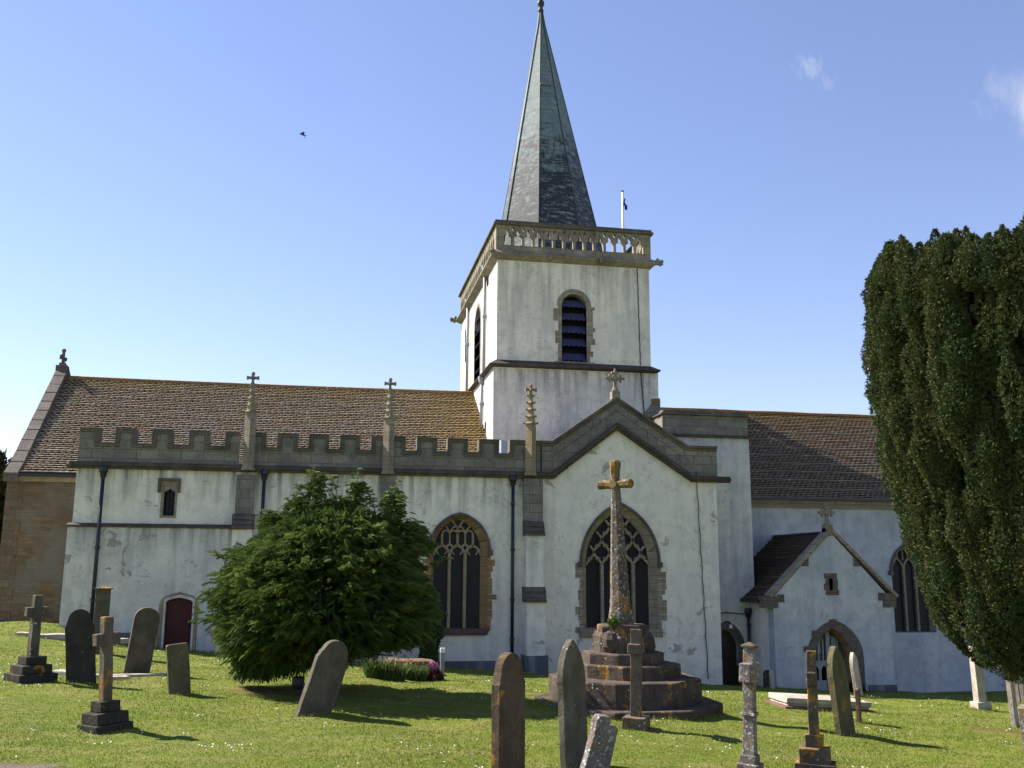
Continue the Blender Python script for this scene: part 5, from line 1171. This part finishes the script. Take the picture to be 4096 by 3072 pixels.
zc1 = mz(1938); m = MB(); hh = ht*.92; th = R(-48); al = .43
for sg in (-1, 1):
    d = Vector((math.cos(th), math.sin(th), 0)); n_ = Vector((-d.y, d.x, 0)); c0 = Vector((sxb, CYm, zc1))
    rings = []
    for q, rr_ in ((ht*.4,hh*.95),(al*.93,hh*1.12),(al,hh*.9)):
        for k in range(8):
            a = R(22.5)+k*math.pi/4; rings.append(tuple(c0+d*sg*q+n_*rr_*math.cos(a)+Vector((0,0,rr_*math.sin(a)))))
    fs = [(i*8+k, i*8+(k+1)%8, (i+1)*8+(k+1)%8, (i+1)*8+k) for i in range(2) for k in range(8)]+[tuple(range(8)), tuple(range(16,24))]
    m.add(rings, fs)
n_ = Vector((math.sin(th), -math.cos(th), 0)); c = Vector((sxb, CYm, zc1))+n_*ht*.95; m.tube([c, c+n_*.035], .10, 12)
m.build('arms', 'g_gold', MO, rough=.012, cuts=1)
zt2 = z4; m = MB(); m.lathe([(ht*1.0,zc1+.16),(ht*1.12,z4-.10),(ht*1.08,z4-.02),(ht*.8,z4+.02)], (sxb,CYm,0), 8, o8); m.build('cross_top', 'g_gold', MO, rough=.012, cuts=1)
# ---- leaf helpers -------------------------------------------------------------
def unit(v): return v/np.maximum(np.linalg.norm(v, axis=-1, keepdims=True), 1e-9)
def sprays(P, D, L, width=.014, nb=6, droop=.35, roll=.6):
    n = len(P); up = np.array([0,0,1.0]); D = unit(D); S = unit(np.cross(D, up)+rng.normal(0, .15, (n,3))); U = np.cross(S, D)
    ra = rng.normal(0, roll, n)[:,None]; S, U = S*np.cos(ra)+U*np.sin(ra), U*np.cos(ra)-S*np.sin(ra)
    tris = []; L = L[:,None]
    def sp(t): return P+D*L*t-up*L*droop*t*t
    w = width
    tris.append((P-S*w, P+S*w, sp(1.0)))
    for j in range(nb):
        t = .12+.80*j/nb; b = sp(t); tl = L*.45*(1-t*.55)
        for sg in (-1, 1):
            dd = unit(D*.75+S*sg*.8+U*rng.normal(0,.12,(n,1))-up*droop*t*1.2); e = b+dd*tl-up*tl*.22; q = D*w*1.25
            m_ = b+dd*tl*.45
            tris.append((b-q, m_+q*1.3, e)); 
    V = np.stack([np.stack(t, 1) for t in tris], 1).reshape(-1, 3); return V, len(tris)
def tufts(P, Nn, size, k=3, up=.6):
    n = len(P); tris = []
    for i in range(k):
        d = unit(Nn*.8+np.array([0,0,up])+rng.normal(0, .55, (n,3))); s = unit(np.cross(d, rng.normal(0,1,(n,3)))); sz = size[:,None]*(.7+.6*rng.random((n,1)))
        b = P+rng.normal(0, .25, (n,3))*size[:,None]
        tris.append((b-s*sz*.30, b+s*sz*.30, b+d*sz))
    return np.stack([np.stack(t,1) for t in tris], 1).reshape(-1,3), k
FEET = [(Vector(o.location), .42) for o in bpy.data.objects if o.parent is None and o.get('category') in ('gravestone','cross','pillar','tomb','kerb stone')]
FEET += [(Vector((CXm+1.85*math.cos(a), CYm+1.85*math.sin(a), 0)), .35) for a in np.linspace(-3.1, 0, 22)]
FEET += [(Vector((x_, y_, 0)), .22) for x_, y_ in [(x_, YVL-.1) for x_ in np.arange(xL, xB1, .3)]+[(x_, YF-.1) for x_ in np.arange(xB1, xR, .3)]+[(x_, YP-.1) for x_ in np.arange(pxl, pxr, .3)]]
X_ = []; Y_ = []
for c, r in FEET: n = int(420*r); a = rng.random(n)*6.283; q = r*(.25+.85*rng.random(n)**.8); X_ += list(c.x+q*np.cos(a)); Y_ += list(c.y+q*np.sin(a)*.8)
x, y = np.array(X_), np.array(Y_); k = keep_out(x, y); x, y = x[k], y[k]; N = len(x); z = gh(x, y)-.004; h = .04+.075*rng.random(N)**2; wd = .004+.004*rng.random(N); an = rng.random(N)*6.283; le = rng.normal(0,.4,(N,2))*h[:,None]; c, s = np.cos(an)*wd, np.sin(an)*wd
V = np.stack([np.stack([x-c,y-s,z],1), np.stack([x+c,y+s,z],1), np.stack([x+le[:,0],y+le[:,1],z+h],1)], 1).reshape(-1,3)
tag(npmesh('grass_tufts', V, np.arange(3*N).reshape(-1,3), 'blade', rnd=rng.random(N)), 'longer unmown grass fringing the stones and wall feet', 'grass', kind='stuff')
# ---- golden cypress in the middle left ---------------------------------------
p, s = G(1262, 2775); s = s*1.0; TR = Vector((p.x+.15, p.y+.55, float(gh(p.x+.15, p.y+.55)))); sc_ = (TR.y/p.y)*s
base_px = 1300
rows = [(2665,1000,1060),(2630,960,1150),(2590,925,1440),(2548,900,1660),(2530,878,1710),(2480,868,1730),(2400,862,1738),(2330,872,1725),(2260,905,1690),(2200,965,1640),(2150,1040,1600),(2100,1110,1580),(2060,1180,1500)]
RZ = [float(at(base_px, r[0], Y=TR.y)[2]) for r in rows]; RL = [float(at(r[1], r[0], Y=TR.y)[0]) for r in rows]; RRr = [float(at(r[2], r[0], Y=TR.y)[0]) for r in rows]
RZa = np.array(RZ[::1]); o_ = np.argsort(RZa); RZa = RZa[o_]; RLa = np.array(RL)[o_]; RRa = np.array(RRr)[o_]
HEADS = [(1258,2075,1888,88),(1180,2080,1990,70),(1432,2060,1925,62),(1570,2120,1958,88),(1650,2200,2085,70),(1345,2060,1985,70),(1090,2130,2050,70)]
def crown_pt(z, phi, k):
    l = np.interp(z, RZa, RLa); r = np.interp(z, RZa, RRa); c = (l+r)/2; h = (r-l)/2
    bump = 1+.05*np.sin(phi*5+z*2.1)+.05*np.sin(phi*9-z*3.7)
    return np.stack([c+h*np.cos(phi)*k*bump*.93, TR.y+h*.92*np.sin(phi)*k*bump, z], -1)
tree = empty('cypress_tree', TR, 'broad bushy green cypress with drooping sprays in front of the aisle wall', 'tree')
nc_ = 1250; zc_ = RZa[0]+(RZa[-1]-RZa[0])*rng.random(nc_)**1.15; ph = rng.random(nc_)*2*np.pi
hwid = np.interp(zc_, RZa, RRa-RLa); keep = rng.random(nc_) < np.clip(hwid/hwid.max()+.15, 0, 1); zc_, ph = zc_[keep], ph[keep]
kk = .74+.32*rng.random(len(zc_)); C0 = crown_pt(zc_, ph, kk); per = 17
for hx, hy0, hy1, hr in HEADS:
    a_ = at(hx, hy0, Y=TR.y); b_ = at(hx, hy1, Y=TR.y); q = 26; u_ = rng.random(q); r_ = hr*sc_*(1-u_)*.85*np.sqrt(rng.random(q)); an_ = rng.random(q)*6.28
    C0 = np.concatenate([C0, np.stack([a_[0]+r_*np.cos(an_), TR.y+r_*np.sin(an_), a_[2]+(b_[2]-a_[2])*u_], -1)])
P = np.repeat(C0, per, 0)+rng.normal(0, 1, (len(C0)*per, 3))*np.array([.13,.13,.06])
ctr = np.stack([np.interp(P[:,2], RZa, (RLa+RRa)/2), np.full(len(P), TR.y), P[:,2]-.55], -1); D = unit(P-ctr)*np.array([1,1,.8])+np.array([0,0,.2])+rng.normal(0,.34,(len(P),3))
L = (.17+.19*rng.random(len(P)))*np.clip(.55+.45*(RZa[-1]-P[:,2])/.35, .55, 1); hi = P[:,2] < RZa[0]+1.0; D[hi,2] -= .4
V1, t1 = sprays(P-unit(D)*.12, D, L, droop=.5)
zi = RZa[0]+.15+(RZa[-1]-RZa[0]-.3)*rng.random(5200); pi_ = rng.random(5200)*2*np.pi; P2 = crown_pt(zi, pi_, .35+.42*rng.random(5200)); D2 = unit(P2-np.array([TR.x,TR.y,TR.z+1.8]))+rng.normal(0,.3,(5200,3)); V2, t2 = sprays(P2, D2, .30+.2*rng.random(5200), width=.03)
# leader shoots above the crown
LP = []; LD = []; twigs = MB()
for (x0, y0, x1, y1) in ((1262,1960,1250,1868),(1425,1990,1432,1852),(1545,2000,1600,1915),(1345,1960,1330,1905),(1640,2170,1700,2120),(1220,2000,1190,1935),(1500,2040,1470,1960),(1120,2090,1060,2040),(1690,2280,1800,2230),(900,2240,850,2205)):
    a, b = at(x0,y0,Y=TR.y), at(x1,y1,Y=TR.y); twigs.tube([tuple(a-np.array([0,0,.5])), tuple(a), tuple(b)], [.022,.013,.005], 5)
    for k in range(34): f = rng.random(); q = a+(b-a)*f; LP.append(q+rng.normal(0,.012,3)); an = rng.random()*6.28; LD.append((math.cos(an)*(.8), math.sin(an)*.8, .35))
V3, t3 = sprays(np.array(LP), np.array(LD), .09+.11*rng.random(len(LP)), width=.009)
V = np.concatenate([V1, V2, V3]); nT = len(V)//3; rn = np.concatenate([np.repeat(rng.random(len(C0)), per*t1)*.6+.4*np.repeat(rng.random(len(P)), t1), rng.random(5200*t2)*.3, .5+.5*rng.random(len(LP)*t3)])
npmesh('crown', V, np.arange(len(V)).reshape(-1,3), 'leaf_con', tree, rn, np.array(TR))
m = MB(); m.tube([(TR.x-.15,TR.y,TR.z-.2),(TR.x-.1,TR.y,TR.z+.5),(TR.x,TR.y,TR.z+1.8),(TR.x+.02,TR.y,TR.z+3.6)], [.17,.13,.10,.03], 10)
for k in range(16): a = k*2.4; z = TR.z+.5+k*.17; r = 1.5; m.tube([(TR.x,TR.y,z),(TR.x+r*.5*math.cos(a),TR.y+r*.5*math.sin(a),z+.25),(TR.x+r*math.cos(a),TR.y+r*math.sin(a),z+.2)], [.05,.035,.015], 6)
m.build('trunk', 'bark', tree, smooth=True); twigs.build('leading_shoots', 'twig', tree)
# ---- irish yew on the right ---------------------------------------------------
YD = 25.5; yaz = R(10.5)+math.atan((4235-2048)/FPX); YC_ = (YD*math.sin(yaz), YD*math.cos(yaz)); yz = float(gh(*YC_))
yew = empty('yew_tree', (YC_[0], YC_[1], yz), 'huge dark upright yew with plume like shoots filling the right edge', 'tree')
def hd(px, py):       # azimuth offset -> lateral metres, and height, at the yew's distance
    d = CB @ np.array([(px-2048)/FPX, (py-1536)/FPX, 1.]); az = math.atan2(d[0], d[1]); hl = math.hypot(d[0], d[1]); lat = YD*math.tan(az-yaz); return lat, d[2]/hl*YD/math.cos(az-yaz)
yr = [(2740,4020),(2700,3930),(2640,3850),(2560,3785),(2460,3725),(2350,3675),(2200,3630),(2050,3580),(1900,3530),(1750,3490),(1600,3468),(1450,3452),(1300,3448),(1150,3452),(1050,3462),(960,3500),(900,3600)]
yy = [hd(b, a) for a, b in yr]; yz_ = np.array([q[1] for q in yy]); yrad = np.array([-q[0] for q in yy])-.12
o_ = np.argsort(yz_); yz_, yrad = yz_[o_], yrad[o_]; ztopy = float(yz_[-1])
Pl = []; Nl = []; Rn = []
rng = np.random.default_rng(5); NPL = 980; ph = rng.random(NPL)*2*np.pi
for i in range(NPL):
    a = ph[i]; front = -(math.cos(a)*math.sin(yaz)+math.sin(a)*math.cos(yaz)); ZT = ztopy*(.955-.11*front)
    u = rng.random(); z0 = yz_[0]+(ZT-yz_[0])*(u**.85)*.97; ln = rng.uniform(1.1, 2.6); z1 = z0+ln
    inner = rng.random() < .25
    if z1 > ZT-.3: z1 = ZT+rng.uniform(-.9, .15)-(.2 if not inner else -.1); 
    if z1-z0 < .5: z0 = z1-rng.uniform(.8,1.6)
    kk = rng.uniform(.90, 1.01) if not inner else rng.uniform(.45,.85); pr = rng.uniform(.17,.33); a = ph[i]; n = int(520*(z1-z0)*pr/.25*1.1)
    t = rng.random(n); z = z0+(z1-z0)*t; rad = np.interp(np.minimum(z, ztopy-.7), yz_, yrad)*kk-pr*.6; cl = unit(np.array([[math.cos(a), math.sin(a), 0]]))
    w_ = pr*np.clip(np.minimum((1-t)*1.9+.10, t*2.2+.45), 0, 1)*(1+.28*np.sin(t*9*ln/2+i)); an = rng.random(n)*2*np.pi; rr_ = w_*np.sqrt(.55+.45*rng.random(n))
    ox, oy = np.cos(an), np.sin(an)
    Pl.append(np.stack([YC_[0]+rad*math.cos(a)+ox*rr_, YC_[1]+rad*math.sin(a)+oy*rr_, z], -1)); Nl.append(np.stack([ox, oy, np.zeros(n)], -1)); Rn.append(np.full(n, rng.random()))
P = np.concatenate(Pl); Nn = np.concatenate(Nl); rn = np.concatenate(Rn); n = len(P)
V, t = tufts(P, Nn, .040+.028*rng.random(n), 3)
npmesh('crown', V, np.arange(len(V)).reshape(-1,3), 'leaf_yew', yew, np.repeat(np.clip(rn*.6+.4*rng.random(n), 0, 1), t), (YC_[0],YC_[1],yz))
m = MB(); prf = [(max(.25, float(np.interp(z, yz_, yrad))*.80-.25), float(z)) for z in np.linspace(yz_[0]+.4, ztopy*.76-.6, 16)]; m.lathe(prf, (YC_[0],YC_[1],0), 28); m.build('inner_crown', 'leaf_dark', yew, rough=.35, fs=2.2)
MB().tube([(YC_[0],YC_[1],yz-.3),(YC_[0]+.05,YC_[1],yz+1.0),(YC_[0],YC_[1],yz+3)], [.5,.42,.4], 12).build('trunk', 'bark', yew, smooth=True)
# ---- distant tree left of the chancel -----------------------------------------
def far_tree(px, py, Y, rx, rz, label, n=7000, lm='leaf_dark'):
    c = at(px, py, Y=Y); zb = float(gh(c[0], Y)); t = empty('background_tree', (c[0], Y, zb), label, 'tree')
    d = unit(rng.normal(0,1,(n,3))); cl = .75+.25*np.sin(d[:,0]*7+d[:,2]*5)*np.cos(d[:,1]*6+d[:,2]*9); P = np.array(c)+d*np.array([rx,rx,rz])*(cl*(.8+.2*rng.random(n)))[:,None]
    V, k = tufts(P, d, .30+.2*rng.random(n), 3); npmesh('crown', V, np.arange(len(V)).reshape(-1,3), lm, t, np.repeat(rng.random(n), k), (c[0],Y,zb))
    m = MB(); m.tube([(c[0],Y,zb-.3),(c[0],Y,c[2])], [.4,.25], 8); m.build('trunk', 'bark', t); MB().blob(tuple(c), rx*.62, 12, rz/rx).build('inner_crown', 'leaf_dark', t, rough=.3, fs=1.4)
far_tree(-60, 2210, 56, 3.2, 5.6, 'dark tree glimpsed beyond the left end of the chancel', 9000)
# ---- flower bed, tomb, post, ivy ------------------------------------------------
p, s = G(1632, 2702); a = at(1505,2680,Y=p.y+.5); b = at(1765,2680,Y=p.y+.5); z = float(gh((a[0]+b[0])/2, p.y+.5)); m = MB()
m.prism([(a[0],z-.2),(b[0],z-.2),(b[0],z+.14),(b[0]-.22,z+.36),(a[0]+.35,z+.42),(a[0]+.0,z+.14)], p.y+.15, p.y+1.0)
tag(m.build('coped_tomb', 'g_red', None, bevel=.05, rough=.03, cuts=3), 'low brown coped tomb behind the daffodil leaves', 'tomb')
def blades(name, px0, px1, py, n, hmin, hmax, mat, label, cat, wid=.012, dy=.35, tipmat=None):
    a, b = G(px0, py)[0], G(px1, py)[0]; c = (a+b)/2; root = empty(name, c, label, cat); x = a.x+(b.x-a.x)*rng.random(n); y = c.y+dy*rng.random(n); z = gh(x,y)-.01
    cl = .75+.35*np.sin((x-a.x)/(b.x-a.x)*11)**2; h = (hmin+(hmax-hmin)*rng.random(n))*cl; an = rng.random(n)*6.28; l = rng.normal(0,.32,(n,2))*h[:,None]
    B = np.stack([x,y,z],-1); W = np.stack([np.cos(an),np.sin(an),0*an],-1)*wid; Mp = B+np.stack([l[:,0]*.4,l[:,1]*.4,h*.65],-1); T = B+np.stack([l[:,0],l[:,1],h],-1)
    V = np.stack([B-W,B+W,Mp+W*.9,Mp-W*.9,Mp-W*.9,Mp+W*.9,T+W*.1,T-W*.1],1).reshape(-1,3); npmesh('leaves', V, np.arange(len(V)).reshape(-1,4), mat, root, np.repeat(rng.random(n),2), np.array(c))
    if tipmat:
        sel = rng.random(n) < .16; q = T[sel]+np.array([0,0,.02]); V, k = tufts(q, np.tile([0,0,1.],(len(q),1)), np.full(len(q), .045), 3); V = np.concatenate([V, np.stack([B[sel]-W[sel]*.3, B[sel]+W[sel]*.3, q], 1).reshape(-1,3)]); k += 1; npmesh('flower_heads', V, np.arange(len(V)).reshape(-1,3), tipmat, root, rng.random(len(q)*k), np.array(c))
    return root
M['leaf_daff'] = leafmat('daffodil_leaf', (.05,.10,.03), (.16,.22,.10), (.07,.13,.03), .5, .25)
M['seed'] = simple('dry_heads', (.42,.24,.08), .8, .1, .4); M['pink'] = simple('pink_flower', (.50,.12,.38), .7, .2, .3); M['leaf_purple'] = leafmat('dark_red_leaf', (.06,.015,.02), (.14,.04,.035), (.04,.015,.02), .5, .15)
blades('daffodil_clump', 1470, 1612, 2718, 1200, .26, .54, 'leaf_daff', 'long green daffodil leaves with withered orange heads before the low tomb, larger clump', 'plant', tipmat='seed')
blades('daffodil_clump', 1612, 1700, 2722, 520, .2, .46, 'leaf_daff', 'smaller clump of daffodil leaves next to the pink flowering plant', 'plant', tipmat='seed')
def bush(name, px, py, w, h, n, mat, label, top=None, cat='plant', size=.05):
    c, s = G(px, py); root = empty(name, c, label, cat); d = unit(rng.normal(0,1,(n,3))); d[:,2] = abs(d[:,2]); P = np.array(c)+d*np.array([w,w*.8,h])*(.6+.4*rng.random((n,1))); V, k = tufts(P, d, np.full(n, size), 3); npmesh('leaves', V, np.arange(len(V)).reshape(-1,3), mat, root, rng.random(n*k), np.array(c))
    if top: q = np.array(c)+rng.normal(0,1,(60,3))*np.array([.045,.045,.04])+np.array([-.0,0,h*1.15]); V, k = tufts(q, np.tile([0,0,1.],(60,1)), np.full(60,.05), 3); npmesh('flowers', V, np.arange(len(V)).reshape(-1,3), top, root, rng.random(60*k), np.array(c))
    return root
bush('flowering_plant', 1735, 2722, .26, .30, 500, 'leaf_purple', 'dark red leaved plant topped by pink flowers beside the metal post', top='pink')
p, s = G(1768, 2722); root = empty('marker_post', p, 'slim grey metal post with bright white cap by the flower bed', 'post')
m = MB(); m.box(p.x-8*s, p.x+8*s, p.y-.04, p.y+.04, p.z-.05, p.z+122*s); m.build('post', 'metal_post', root, bevel=.004); m = MB(); m.box(p.x-9.5*s, p.x+9.5*s, p.y-.055, p.y+.05, p.z+108*s, p.z+126*s); m.build('cap', 'white_cap', root, bevel=.004); m = MB(); m.box(p.x-18*s, p.x+18*s, p.y-.1, p.y+.1, p.z-.05, p.z+.025); m.build('foot', 'g_grey', root, bevel=.004)
p, s = G(1718, 2668); p = p+Vector((0,.3,0)); root = empty('ivy_covered_urn', p, 'stone urn on a stem smothered with ivy under the aisle window', 'urn'); m = MB(); m.lathe([(.26,-.1),(.24,.25),(.17,.35),(.15,.75),(.24,.95),(.36,1.08),(.38,1.12),(.30,1.13)], p, 12); m.build('urn', 'g_brown', root, rough=.01)
n = 2600; an = rng.random(n)*6.28; zz_ = rng.random(n); rad = np.interp(zz_, [0,.25,.45,.65,.85,1], [.34,.30,.27,.32,.46,.46])*(.85+.25*rng.random(n)); P = np.stack([p.x+rad*np.cos(an), p.y+rad*np.sin(an), p.z+zz_*1.17], -1)
top = rng.random(n) < .35; P[top] = np.stack([p.x+.45*np.sqrt(rng.random(top.sum()))*np.cos(an[top]), p.y+.45*np.sqrt(rng.random(top.sum()))*np.sin(an[top]), np.full(top.sum(), p.z+1.16)+.05*rng.random(top.sum())], -1)
V, k = tufts(P, unit(P-np.array(p)-np.array([0,0,.6])), np.full(n,.065), 3, .2); npmesh('ivy', V, np.arange(len(V)).reshape(-1,3), 'leaf_ivy', root, rng.random(n*k), np.array(p))
p, s = G(1187, 2800); p = p+Vector((0,.55,.0)); p.z = float(gh(p.x,p.y)); m = MB(); m.lathe([(.05,-.05),(.05,.12),(.10,.14),(.125,.22),(.13,.36),(.10,.38)], (0,0,0), 12); o = m.build('ground_lamp', 'iron', None, smooth=False); o.location = p; tag(o, 'small black ground lamp just left of the leaning headstone', 'lamp')
m, s = G(2470, 2500); 
q = np.array([float(at(2455,2490,Y=CYm-.35)[0]), CYm-.38, z2])+rng.normal(0,1,(90,3))*np.array([.06,.04,.045])+np.array([0,0,.05]); V, k = tufts(q, np.tile([0,-.3,1.],(90,1)), np.full(90,.07), 3); fo_ = empty('fern', (float(q[0,0]),float(q[0,1]),z2), 'small bright green fern growing at the foot of the octagonal shaft', 'plant'); npmesh('leaves', V, np.arange(len(V)).reshape(-1,3), 'leaf_ivy', fo_, .6+.4*rng.random(90*k), np.array(fo_.location))
for px, py, w, h, lb in ((3690,2752,.32,.28,'small weedy plant at the foot of the nave wall'),(3425,2768,.3,.42,'dark shrub at the right jamb of the porch arch'),(3945,2742,.75,1.0,'dark shaded shrub behind the pale pillar'),(4050,2735,.5,.22,'low dark plant by the nave wall near the right edge')):
    bush('shrub', px, py, w, h, int(1500*w), 'leaf_dark', lb, size=.09, cat='shrub')
# ---- bird ------------------------------------------------------------------------
c = at(1210, 538, Y=38); root = empty('bird', c, 'small dark bird flying alone in the blue sky left of the spire', 'bird')
m = MB(); m.tube([(-.17,0,.03),(-.13,0,.035),(-.05,0,.02),(.06,0,-.01),(.14,0,-.03),(.21,0,-.045)], [.008,.028,.05,.045,.022,.012], 8)
m.add([(.16,-.02,-.03),(.24,-.04,-.055),(.24,.04,-.05),(.16,.02,-.03),(.2,0,-.045)], [(0,1,2,3),(0,3,4)])
m.v = [(x+c[0], y+c[1], z+c[2]) for x,y,z in m.v]; m.build('body', 'bird', root, smooth=True); root.scale = (.75,.75,.75)
for sg in (-1,1):
    m = MB(); m.add([(-.06,sg*.03,.03),(.06,sg*.03,.0),(.10,sg*.20,.02),(.20,sg*.34,-.05),(.04,sg*.25,.05),(-.04,sg*.14,.06)], [(0,1,2,4,5),(2,3,4)]); m.v = [(x+c[0], y+c[1], z+c[2]) for x,y,z in m.v]; w = m.build('wing', 'bird', root); md_ = w.modifiers.new('t', 'SOLIDIFY'); md_.thickness = .008
# ================================================================= LIGHT
SUN_AZ, SUN_EL = R(-57), R(43)      # azimuth measured from +Y, negative towards -X
sdir = Vector((math.sin(SUN_AZ)*math.cos(SUN_EL), math.cos(SUN_AZ)*math.cos(SUN_EL), math.sin(SUN_EL)))
ld = bpy.data.lights.new('sun', 'SUN'); ld.energy = 5.0; ld.angle = R(.53); ld.color = (1.0,.945,.85); lo = bpy.data.objects.new('sun', ld); COL.objects.link(lo)
lo.rotation_euler = (-sdir).to_track_quat('-Z', 'Y').to_euler(); lo.location = (-20,20,30)
wd_ = bpy.data.worlds.new('World'); scene.world = wd_; wd_.use_nodes = True; nt = wd_.node_tree; nt.nodes.clear()
out = nt.nodes.new('ShaderNodeOutputWorld'); bg = nt.nodes.new('ShaderNodeBackground'); sky = nt.nodes.new('ShaderNodeTexSky'); sky.sky_type = 'NISHITA'; sky.sun_disc = False
sky.sun_elevation = SUN_EL; sky.sun_rotation = SUN_AZ; sky.air_density = 1.0; sky.dust_density = .0; sky.ozone_density = 3.6; sky.altitude = 50
bg.inputs[1].default_value = .071
# thin fair-weather clouds, high on the right
tc = nt.nodes.new('ShaderNodeTexCoord')
def wn(ty, **k):
    o = nt.nodes.new(ty)
    for a, b in k.items(): setattr(o, a, b)
    return o
def cloud(px, py, rad, k, sc=9., st=(1,1,1)):
    d = CB @ np.array([(px-2048)/FPX, (py-1536)/FPX, 1.]); d /= np.linalg.norm(d)
    ds = wn('ShaderNodeVectorMath', operation='DISTANCE'); nt.links.new(tc.outputs['Generated'], ds.inputs[0]); ds.inputs[1].default_value = tuple(d)
    mp_ = wn('ShaderNodeMapping'); nt.links.new(tc.outputs['Generated'], mp_.inputs[0]); mp_.inputs[3].default_value = st; mp_.inputs[2].default_value = (0,.5,0)
    no = wn('ShaderNodeTexNoise'); no.inputs['Scale'].default_value = sc; no.inputs['Detail'].default_value = 7; no.inputs['Roughness'].default_value = .6; no.inputs['Distortion'].default_value = .4; nt.links.new(mp_.outputs[0], no.inputs['Vector'])
    a = wn('ShaderNodeMapRange'); nt.links.new(ds.outputs['Value'], a.inputs[0]); a.inputs[1].default_value = rad; a.inputs[2].default_value = 0; a.inputs[3].default_value = 0; a.inputs[4].default_value = 1
    b = wn('ShaderNodeMath', operation='ADD'); nt.links.new(a.outputs[0], b.inputs[0]); n2_ = wn('ShaderNodeMapRange'); nt.links.new(no.outputs['Fac'], n2_.inputs[0]); n2_.inputs[1].default_value = .3; n2_.inputs[2].default_value = .7; nt.links.new(n2_.outputs[0], b.inputs[1])
    c_ = wn('ShaderNodeMapRange', interpolation_type='SMOOTHSTEP'); nt.links.new(b.outputs[0], c_.inputs[0]); c_.inputs[1].default_value = .75; c_.inputs[2].default_value = 1.7; c_.inputs[4].default_value = k
    g = wn('ShaderNodeMath', operation='MULTIPLY'); h_ = wn('ShaderNodeMapRange'); nt.links.new(a.outputs[0], h_.inputs[0]); h_.inputs[1].default_value = 0; h_.inputs[2].default_value = .35; nt.links.new(h_.outputs[0], g.inputs[0]); nt.links.new(c_.outputs[0], g.inputs[1]); return g.outputs[0]
tint = wn('ShaderNodeMix', data_type='RGBA', blend_type='MULTIPLY'); tint.inputs[0].default_value = 1; gm = wn('ShaderNodeGamma'); gm.inputs[1].default_value = .9; nt.links.new(sky.outputs[0], gm.inputs[0]); nt.links.new(gm.outputs[0], tint.inputs[6]); tint.inputs[7].default_value = (1.40,1.21,1.31,1); cur = tint.outputs[2]
for args in ((4150,425,.050,.75,14.,(1,1,1)),(3985,350,.034,.16,30.,(2.2,2.2,.8)),(3232,262,.020,.22,50.,(2,2,1)),(3310,330,.018,.14,50.,(2,2,1))):
    f = cloud(*args); mx = wn('ShaderNodeMix', data_type='RGBA'); nt.links.new(f, mx.inputs[0]); nt.links.new(cur, mx.inputs[6]); mx.inputs[7].default_value = (5.2,5.3,5.7,1); cur = mx.outputs[2]
nt.links.new(cur, bg.inputs[0]); nt.links.new(bg.outputs[0], out.inputs[0])
# ================================================================= RENDER SETTINGS
scene.view_settings.view_transform = 'Standard'; scene.view_settings.look = 'None'; scene.view_settings.exposure = 1.38; scene.view_settings.gamma = 1.0; scene.view_settings.use_curve_mapping = False
scene.render.engine = 'CYCLES'; scene.cycles.max_bounces = 6
